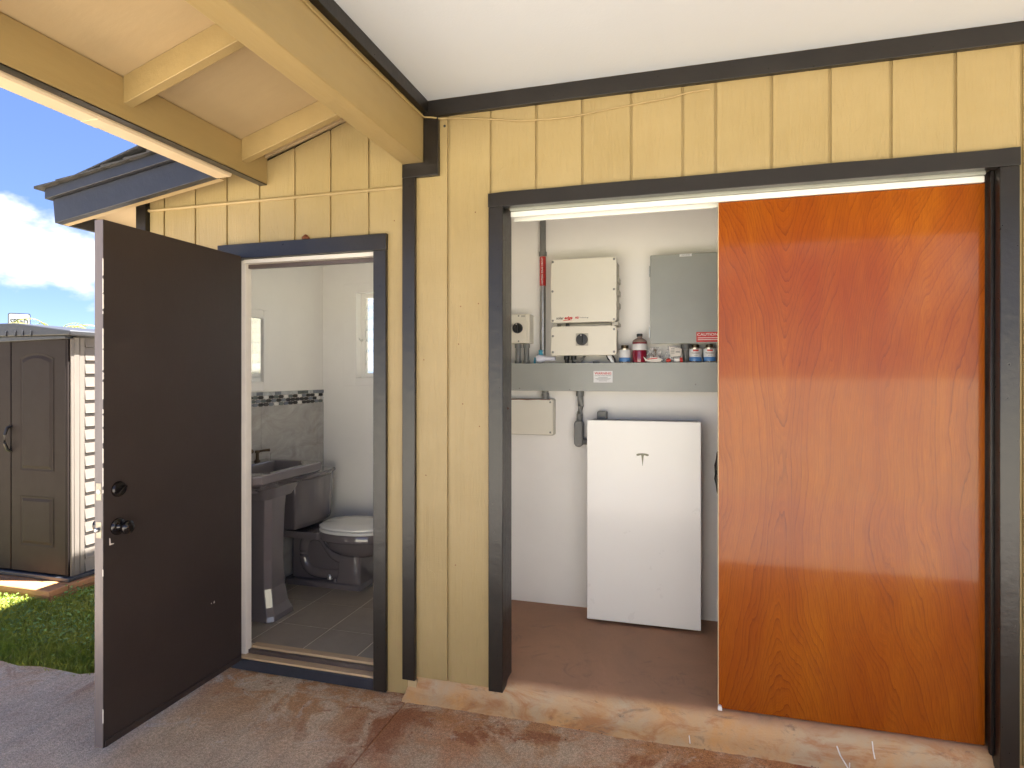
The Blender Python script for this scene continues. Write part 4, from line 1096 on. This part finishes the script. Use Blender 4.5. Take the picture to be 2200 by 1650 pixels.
# ------------------------------------------------------------------ home battery
ba = thing('home_battery', 'large white glossy battery panel standing against the closet wall', 'battery', (-.217, WB, .108))
BX0, BX1, BZ0, BZ1 = -.521, .087, .122, 1.230
box('battery_case', 'battery_side', ba, BX0 + .012, BX1 - .012, .815, WB, BZ0 + .012, BZ1 - .006, bevel=0.006)
fp = box('front_panel', 'battery_white', ba, BX0, BX1, .795, .8145, BZ0, BZ1, bevel=0.0035, seg=3)
box('mounting_foot', 'battery_side', ba, BX0 + .06, BX0 + .12, .84, .94, .108, BZ0 + .012); box('mounting_foot', 'battery_side', ba, BX1 - .12, BX1 - .06, .84, .94, .108, BZ0 + .012)
ex, ez, w_ = -.217, 1.051, .0335
def em(p): return [(ex + a * w_, ez + b * w_) for a, b in p]
top = [(-1.0, -.20), (-.95, -.04), (-.6, .07), (0, .12), (.6, .07), (.95, -.04), (1.0, -.20), (.86, -.33), (.60, -.30), (.42, -.22), (.28, -.20), (.20, -.26), (.16, -.5), (.02, -1.9), (0, -2.0), (-.02, -1.9), (-.16, -.5), (-.20, -.26), (-.28, -.20), (-.42, -.22), (-.60, -.30), (-.86, -.33)]
MB().prism(em(top), .7938, .7952).build('emblem', 'emblem_silver', fp)

# black coil hanging at the right
co = thing('coiled_hose', 'black ribbed hose loop peeking out behind the wooden door', 'hose', (.30, .90, .70))
for q in range(3):
    pts = []; n = 44
    for k in range(n + 1):
        a = 2 * pi * k / n
        pts.append((.315 + (.145 - q * .012) * cos(a), .915 + q * .02, .95 + (.245 - q * .012) * sin(a)))
    rad = [.012 + .0022 * (1 if k % 2 else -1) for k in range(n + 1)]
    MB().tube(pts, rad, 10).build('hose_turn', 'black_plastic', co, smooth=True)

# ------------------------------------------------------------------ carport ceiling, beam, porch roof
cl = MB().box(-1.120, 6.0, -1.95, -0.0236, 2.7265, 2.80)
ceil = struct(cl.build('carport_ceiling', 'ceiling_white'))
rf = MB().prism([(-1.25, -2.10), (6.1, -2.10), (6.1, 3.2), (-1.25, 3.2)], 2.85, 2.93, 'z')
struct(rf.build('carport_roof_deck', 'shingle'))
bmth = thing('porch_beam', 'long yellow painted beam running out from the wall above the porch', 'beam', (-1.2, 0, 2.45))
box('beam', 'beam_paint', bmth, -1.2495, -1.1460, -2.1, -0.0005, 2.453, 2.672, bevel=0.004)
# dark board between beam and ceiling
box('trim_board', 'trim', bmth, -1.2, -1.1205, -1.9495, -0.0240, 2.6725, 2.7455, bevel=0.002)
box('upper_beam', 'beam_paint', bmth, -1.2490, -1.1875, -2.1, -0.0005, 2.6722, 2.849, bevel=0.001)
hd = thing('carport_header', 'dark brown header beam with posts at the open front of the carport', 'beam', (2, -2.0, 0))
box('header', 'trim', hd, -1.14, 6.0, -2.05, -1.95, 2.42, 2.849)
for px_ in (5.85,): box('post', 'trim', hd, px_, px_ + .10, -2.05, -1.95, 0.0, 2.419)

pr = thing('porch_roof', 'yellow porch roof underside with sloping rafters and cream gutter', 'roof', (-1.7, -1.5, 2.43))
def ps(x): return 2.588 + 0.31 * (x + 1.995)
PY0, PY1 = -2.1, 0.0068
MB().prism([(-2.06, ps(-2.06)), (-1.2, ps(-1.2)), (-1.2, ps(-1.2) + .02), (-2.06, ps(-2.06) + .02)], PY0, PY1).build('soffit_board', 'soffit_paint', pr)
MB().prism([(-2.16, ps(-2.16) + .021), (-1.2, ps(-1.2) + .021), (-1.2, ps(-1.2) + .06), (-2.16, ps(-2.16) + .06)], PY0, 0.0).build('roof_sheet', 'shingle', pr)
box('dark_strip', 'trim', pr, -2.038, -1.9965, PY0, -0.0005, 2.4245, 2.4295, bevel=0.001)  # underside of the fascia drawn as a thin dark strip
box('fascia', 'beam_paint', pr, -2.033, -1.995, PY0, -0.0005, 2.430, 2.583, bevel=0.003)
def rafter(y, th=.040):
    MB().prism([(-1.9945, ps(-1.9945) - .104), (-1.2498, ps(-1.2498) - .104), (-1.2498, ps(-1.2498) - .0005), (-1.9945, ps(-1.9945) - .0005)], y - th, y).build('rafter', 'beam_paint', pr, 0.0025)
for ry in (-0.765, -0.145, -1.385, -2.005): rafter(ry)
MB().prism([(-1.9945, ps(-1.9945) - .032), (-1.2498, ps(-1.2498) - .032), (-1.2498, ps(-1.2498) - .0005), (-1.9945, ps(-1.9945) - .0005)], -0.022, -0.0008).build('ledger', 'soffit_paint', pr, 0.002)
gu = MB().prism([(-2.050, 2.412), (-2.044, 2.42), (-2.044, 2.525), (-2.047, 2.525), (-2.047, 2.4205), (-2.0515, 2.4155), (-2.126, 2.4155), (-2.137, 2.43), (-2.152, 2.50), (-2.152, 2.525), (-2.140, 2.525), (-2.140, 2.530), (-2.156, 2.530), (-2.156, 2.498), (-2.141, 2.426), (-2.129, 2.412)], PY0, -0.195)
gt = gu.build('gutter', 'gutter_cream', pr, smooth=False)
MB().prism([(-2.050, 2.412), (-2.044, 2.42), (-2.044, 2.525), (-2.152, 2.525), (-2.152, 2.498), (-2.139, 2.426), (-2.129, 2.412)], -0.1948, -0.190).build('end_cap', 'gutter_cream', gt, 0.001)
MB().prism([(-2.0515, 2.410), (-2.042, 2.419), (-2.042, 2.526), (-2.0435, 2.526), (-2.0435, 2.4195), (-2.051, 2.4118), (-2.130, 2.4118), (-2.144, 2.428), (-2.158, 2.498), (-2.1565, 2.498), (-2.1425, 2.4285), (-2.1295, 2.410)], -0.86, -0.80).build('joint_band', 'gutter_cream', gt)

# flatter roof over the bathroom with its blue-looking rake boards
br = thing('bathroom_roof', 'dark painted rake boards under grey shingles above the bathroom', 'roof', (-2.7, -0.17, 2.27))
def rk_(x, z0): return z0 + 0.155 * (x + 3.15)
MB().prism([(-3.146, 2.270), (-2.150, rk_(-2.150, 2.270)), (-2.130, rk_(-2.13, 2.270) + .06), (-2.130, rk_(-2.13, 2.395)), (-3.160, 2.393)], -0.190, -0.150).build('rake_board', 'rake_paint', br, 0.002)
MB().prism([(-3.185, 2.392), (-2.130, rk_(-2.13, 2.3975)), (-2.130, rk_(-2.13, 2.449)), (-3.185, rk_(-3.185, 2.449))], -0.214, -0.150).build('rake_board', 'rake_paint', br, 0.002)
MB().prism([(-3.144, 2.2705), (-2.15, rk_(-2.15, 2.2705)), (-2.15, rk_(-2.15, 2.283)), (-3.144, 2.283)], -0.1495, -0.118).build('soffit_trim', 'soffit_paint', br)
MB().prism([(-3.144, rk_(-3.144, 2.345)), (-1.25, rk_(-1.25, 2.345) + .16), (-1.25, rk_(-1.25, 2.365) + .16), (-3.144, rk_(-3.144, 2.365))], -0.1185, 1.62).build('soffit_board', 'soffit_paint', br)
box('eave_fascia', 'rake_paint', br, -3.170, -3.145, -0.149, 1.62, 2.275, 2.392)
box('wall_fascia', 'soffit_paint', br, -2.82, -2.8005, 0.02, 1.6, 2.20, rk_(-2.80, 2.345))
MB().prism([(-3.16, rk_(-3.16, 2.450)), (-1.2, rk_(-1.2, 2.450) + .2), (-1.2, rk_(-1.2, 2.47) + .2), (-3.16, rk_(-3.16, 2.456))], -0.212, 1.62).build('roof_sheet', 'shingle', br)
x = -3.225; rs_ = random.Random(8)
while x < -2.0:     # stepped shingle edge
    l = .145
    MB().prism([(x, rk_(x, 2.452)), (x + l + .03, rk_(x + l + .03, 2.452)), (x + l + .03, rk_(x + l + .03, 2.4565)), (x, rk_(x, 2.465) + rs_.uniform(0, .003))], -0.232 - rs_.uniform(0, .008), 1.62).build('shingle', 'shingle', br)
    x += l
# painted-over cable along beam and wall
cabp = [(-1.1415, -1.93, 2.648), (-1.1415, -1.2, 2.651), (-1.1415, -0.75, 2.646), (-1.1412, -0.40, 2.650), (-1.1405, -0.08, 2.652), (-1.135, -0.034, 2.650), (-1.10, -0.0285, 2.647), (-1.06, -0.010, 2.643), (-0.99, -0.006, 2.641), (-0.826, -0.005, 2.617), (-0.70, -0.005, 2.596), (-0.624, -0.005, 2.590), (-0.52, -0.006, 2.584), (-0.419, -0.005, 2.588), (-0.30, -0.005, 2.599), (-0.224, -0.005, 2.604), (-0.054, -0.005, 2.615), (0.03, -0.005, 2.629), (0.10, -0.003, 2.632)]
tag(MB().tube(cabp, .0042, 8).build('painted_cable', 'beam_paint', None, smooth=True), 'thin yellow painted cable sagging along the beam and across the siding', 'cable')

# rest of the house behind: body that keeps the daylight out
struct(MB().box(2.31, 5.0, 0.1005, 3.0, 0.0, 2.849).build('house_body', 'outside_stucco'))
struct(MB().box(-1.07, 2.30, 1.101, 3.0, 0.0, 2.849).build('house_body', 'outside_stucco'))
struct(MB().box(2.402, 5.0, 0.0, 0.1, 0.0, 2.7265).build('house_body', 'siding'))

# ------------------------------------------------------------------ shed
sd = thing('storage_shed', 'brown and beige resin garden shed on the lawn', 'shed', (-4.68, 0.65, 0.06))
SHX, SHY, SZ0, SZ1 = -4.125, 0.660, 0.070, 1.768
MID = -4.68; SHL = 2 * MID - SHX
box('floor_tray', 'shed_roof', sd, SHL - .02, SHX + .025, SHY - .035, SHY + 1.8, SZ0 - .03, SZ0, bevel=0.006)
box('side_wall', 'shed_beige', sd, SHL, SHX - .012, SHY + .05, SHY + 1.78, SZ0, SZ1 - .01)
def sdoor(x0, x1, flip):
    d = box('shed_door', 'shed_brown', sd, x0, x1, SHY - .012, SHY + .03, SZ0 + .006, SZ1 - .035, bevel=0.006)
    w = x1 - x0; a, b = x0 + w * .175, x1 - w * .215
    def mould(z0, z1, arch):
        def outline(off):
            p = [(a + off, z0 + off), (b - off, z0 + off)]
            n = 10
            for k in range(n + 1):
                f_ = k / n; p.append((b - off - (b - a - 2 * off) * f_, z1 - off + (arch * 4 * f_ * (1 - f_) if arch else 0)))
            return p
        o1, o2, o3 = outline(0), outline(.014), outline(.034)
        n = len(o1); m = MB()
        yA, yB, yC = SHY - .0122, SHY - .001, SHY - .0105
        m.add([(p[0], yA - .003, p[1]) for p in o1] + [(p[0], yA - .001, p[1]) for p in outline(.006)], [(i, (i + 1) % n, (i + 1) % n + n, i + n) for i in range(n)])
        m.add([(p[0], yA - .001, p[1]) for p in outline(.006)] + [(p[0], yA - .0002, p[1]) for p in o2], [(i, (i + 1) % n, (i + 1) % n + n, i + n) for i in range(n)])
        m.add([(p[0], yA - .0002, p[1]) for p in o2] + [(p[0], yA - .007, p[1]) for p in o3], [(i, (i + 1) % n, (i + 1) % n + n, i + n) for i in range(n)])
        m.add([(p[0], yA - .007, p[1]) for p in o3], [tuple(range(n))])
        m.build('door_panel', 'shed_brown', d, smooth=False)
    mould(.80, 1.60, .035); mould(.265, .615, 0)
    return d
d1 = sdoor(MID + .004, SHX - .030, 1); d2 = sdoor(SHL + .03, MID - .004, -1)
for dd, hx in ((d1, MID + .003), (d2, MID - .032)):
    pts = [(hx, SHY - .012, 1.11), (hx - .004, SHY - .035, 1.10), (hx - .008, SHY - .05, 1.05), (hx - .008, SHY - .05, .99), (hx - .004, SHY - .035, .945), (hx, SHY - .012, .93)]
    if dd is d1: MB().tube(pts, [.012, .011, .010, .010, .011, .012], 8).build('door_handle', 'black_plastic', dd, smooth=True)
for k, (xa, xb, yy) in enumerate(((SHX - .028, SHX - .012, .0), (SHX - .010, SHX + .004, .012))):
    box('corner_post', 'shed_brown' if k == 0 else 'shed_beige', sd, xa, xb, SHY - .012 + yy, SHY + .05, SZ0, SZ1 - .03, bevel=0.004)
box('corner_post', 'shed_beige', sd, SHX - .008, SHX + .008, SHY + .018, SHY + .058, SZ0, SZ1 - .02, bevel=0.005)
box('corner_post', 'shed_beige', sd, SHX - .008, SHX + .006, SHY + .060, SHY + .098, SZ0, SZ1 - .02, bevel=0.005)
z = SZ0; sh = .0945
while z < SZ1 - .03:
    z1 = min(z + sh, SZ1 - .02)
    MB().prism([(SHX - .02, z + .002), (SHX + .012, z + .004), (SHX + .010, z + .012), (SHX - .001, z1 - .002), (SHX - .02, z1 - .002)], SHY + .100, SHY + 1.78).build('side_plank', 'shed_beige', sd)
    z = z1
rz0 = SZ1 - .025
rp = [(SHL - .06, rz0 + .012), (SHX + .062, rz0 + .012), (SHX + .070, rz0 + .045), (MID + .10, rz0 + .108), (MID - .10, rz0 + .108), (SHL - .07, rz0 + .045)]
MB().prism(rp, SHY - .06, SHY + 1.86).build('shed_roof', 'shed_roof', sd, 0.008)
MB().prism([(SHL, rz0 - .035), (SHX - .01, rz0 - .010), (SHX - .01, rz0 + .012), (SHL, rz0 + .012)], SHY - .035, SHY + .03).build('lintel', 'shed_roof', sd, 0.004)
for vx in (-4.66, -4.57, -4.50, -4.42): box('vent_rib', 'shed_roof', sd, vx, vx + .012, SHY - .068, SHY - .058, rz0 + .014, rz0 + .05, bevel=0.002)
pl = thing('wood_platform', 'low weathered wooden platform under the garden shed', 'platform', (-4.6, 1.5, -.04))
for k, (y0, y1) in enumerate(((.47, .60), (.604, 1.05), (1.054, 1.5), (1.504, 2.5))):
    box('deck_board', 'platform_wood', pl, SHL - .12, SHX + .055, y0, y1, -.005, .038, bevel=0.006)
box('skirt_board', 'platform_wood', pl, SHL - .12, SHX + .050, .480, .50, -.06, -.006); box('skirt_board', 'platform_wood', pl, SHX + .03, SHX + .05, .502, 2.5, -.06, -.006)

# ------------------------------------------------------------------ speed sign and palm beyond the shed
sg = thing('speed_sign', 'white rectangular traffic sign reading SPEED above the shed roof', 'sign', (-18.0, 10.0, 0))
ang = math.atan2(-18.0, -(10.0 + 2.56)) * -1
d = Vector((-18.0, 12.56, 0)).normalized(); rgt = Vector((d.y, -d.x, 0)); rgt = (rgt + d * -0.16).normalized(); nrm = Vector((rgt.y, -rgt.x, 0))
def on(u, v, w): return Vector((-18.0, 10.0, 0)) + rgt * u + Vector((0, 0, 1)) * v + nrm * w
def plate(poly, w0, w1, nm, mt, par):
    n = len(poly)
    return MB().add([on(p[0], p[1], w0) for p in poly] + [on(p[0], p[1], w1) for p in poly], [tuple(range(n)), tuple(range(2 * n - 1, n - 1, -1))] + [(i, (i + 1) % n, (i + 1) % n + n, i + n) for i in range(n)]).build(nm, mt, par)
ZT = 3.22
bp = plate(rrect(-.25, .25, ZT - .80, ZT, .045), -.004, .0, 'sign_plate', 'black_mark', sg)
plate(rrect(-.228, .228, ZT - .775, ZT - .025, .035), .0005, .0025, 'sign_face', 'sign_white', bp)
tt = text('lettering', 'SPEED', 'black_mark', bp, on(0, ZT - .315, .004), .225, (R(90), 0, math.atan2(rgt.y, rgt.x)), align='CENTER', bold=.006, sx=.66)
plate(rrect(-.012, .012, ZT - .085, ZT - .061, .010), .0026, .006, 'bolt', 'screw_metal', bp)
MB().box(-18.05 - .06, -18.05 - .0, 10.03, 10.09, -.1, ZT - .1).build('sign_post', 'galvanised', sg)
pt = thing('palm_tree', 'yellow-green palm crown just showing over the shed roof', 'tree', (-13.95, 7.92, 0))
MB().tube([(-13.95, 7.92, -.1), (-13.93, 7.92, 1.2), (-13.95, 7.94, 2.40)], [.12, .09, .07], 10).build('trunk', 'bark', pt, smooth=True)
rp_ = random.Random(12)
for k in range(11):
    a = 2 * pi * k / 11 + rp_.uniform(-.2, .2); L = rp_.uniform(.75, 1.1); rise = rp_.uniform(.25, .62)
    fd = MB(); prev = None
    n = 12; dirx, diry = cos(a), sin(a)
    spine = [Vector((-13.95 + dirx * L * t, 7.94 + diry * L * t, 2.38 + rise * (1.9 * t - 1.55 * t * t))) for t in [i / n for i in range(n + 1)]]
    fd.tube(spine, [.014 * (1 - .8 * i / n) for i in range(n + 1)], 5)
    side = Vector((-diry, dirx, 0))
    for i in range(2, n):
        for sg_ in (-1, 1):
            p = spine[i]; l = .20 * (1 - abs(i / n - .45))
            tip = p + side * sg_ * l + Vector((dirx, diry, 0)) * l * .7 + Vector((0, 0, -.05))
            w = Vector((dirx, diry, 0)) * .022
            fd.add([p - w, p + w, tip], [(0, 1, 2)])
    fd.build('frond', 'palm', pt)

# ------------------------------------------------------------------ lawn
rg = random.Random(6)
gm = MB()
def in_lawn(x, y):
    if y > 0.46 and x < SHX + .07: return False
    if x > -2.80 and y > -.19: return False
    return y > -0.315 + 0.034 * (x + 4.2) / 1.2
cnt = 0
while cnt < 42000:
    x = rg.uniform(-5.6, -2.72); y = rg.uniform(-.36, 1.25)
    if not in_lawn(x, y): continue
    cnt += 1
    h = rg.uniform(.018, .052) * (1.25 if y < -.2 else 1); a = rg.uniform(0, 2 * pi); w = rg.uniform(.0016, .0036)
    lx, ly = rg.uniform(-.025, .025), rg.uniform(-.025, .025)
    cxa, sya = cos(a) * w, sin(a) * w
    gm.add([(x - cxa, y - sya, -.046), (x + cxa, y + sya, -.046), (x + lx * .4 + cxa * .8, y + ly * .4 + sya * .8, -.046 + h * .65), (x + lx, y + ly, -.046 + h)], [(0, 1, 2), (0, 2, 3)])
gr = gm.build('grass', 'grass'); gr['kind'] = 'stuff'; gr['label'] = 'short patchy lawn grass beside the slab'; gr['category'] = 'grass'
wm_ = MB(); cnt = 0
centres = [(rg.uniform(-5.0, -2.9), rg.uniform(-.15, .95), rg.uniform(.08, .22)) for _ in range(26)]
centres += [(-3.96, .60, .10), (-3.85, .35, .2), (-4.1, .25, .22), (-4.3, .05, .2), (-4.0, .1, .2)]
while cnt < 2600:
    c = rg.choice(centres); x, y = rg.gauss(c[0], c[2]), rg.gauss(c[1], c[2] * .6)
    if not in_lawn(x, y): continue
    cnt += 1
    z = -.046 + rg.uniform(.015, .055) + (.05 * rg.random() if c[1] == .60 else 0); s_ = rg.uniform(.006, .013); a = rg.uniform(0, 2 * pi)
    u = Vector((cos(a), sin(a), rg.uniform(-.5, .5))) * s_; v = Vector((-sin(a), cos(a), rg.uniform(-.5, .5))) * s_ * .6
    p = Vector((x, y, z))
    wm_.add([p - u, p - u * .2 + v, p + u, p - u * .2 - v], [(0, 1, 2, 3)])
we = wm_.build('clover_weeds', 'weed_leaf'); we['kind'] = 'stuff'; we['label'] = 'broad leaved clover weeds growing in the lawn'; we['category'] = 'weeds'
# loose crumbs and dead leaf bits on the concrete
de = MB()
for k in range(200):
    x = rg.uniform(-2.4, 1.2); y = -abs(rg.gauss(0.06, .10)) - .035
    if rg.random() < .18: y = rg.uniform(-1.0, -.1); x = rg.uniform(-3, .5)
    s_ = rg.uniform(.0015, .0045); a = rg.uniform(0, 6)
    zz_ = .0015 + (max(0, .03 + y * .6) if x > -1.2 and y > -.05 else 0)
    de.add([(x + s_ * cos(a), y + s_ * sin(a), zz_ + .001), (x + s_ * .5 * cos(a + 2), y + s_ * .5 * sin(a + 2), zz_), (x - s_ * cos(a), y - s_ * sin(a), zz_ + .002), (x + s_ * .6 * cos(a - 1.6), y + s_ * .6 * sin(a - 1.6), zz_ + s_ * .8)], [(0, 1, 2), (0, 2, 3), (0, 1, 3), (1, 2, 3)])
deb = de.build('debris', 'dead_leaf'); deb['kind'] = 'stuff'; deb['label'] = 'scattered dead leaf bits and crumbs on the concrete'; deb['category'] = 'debris'
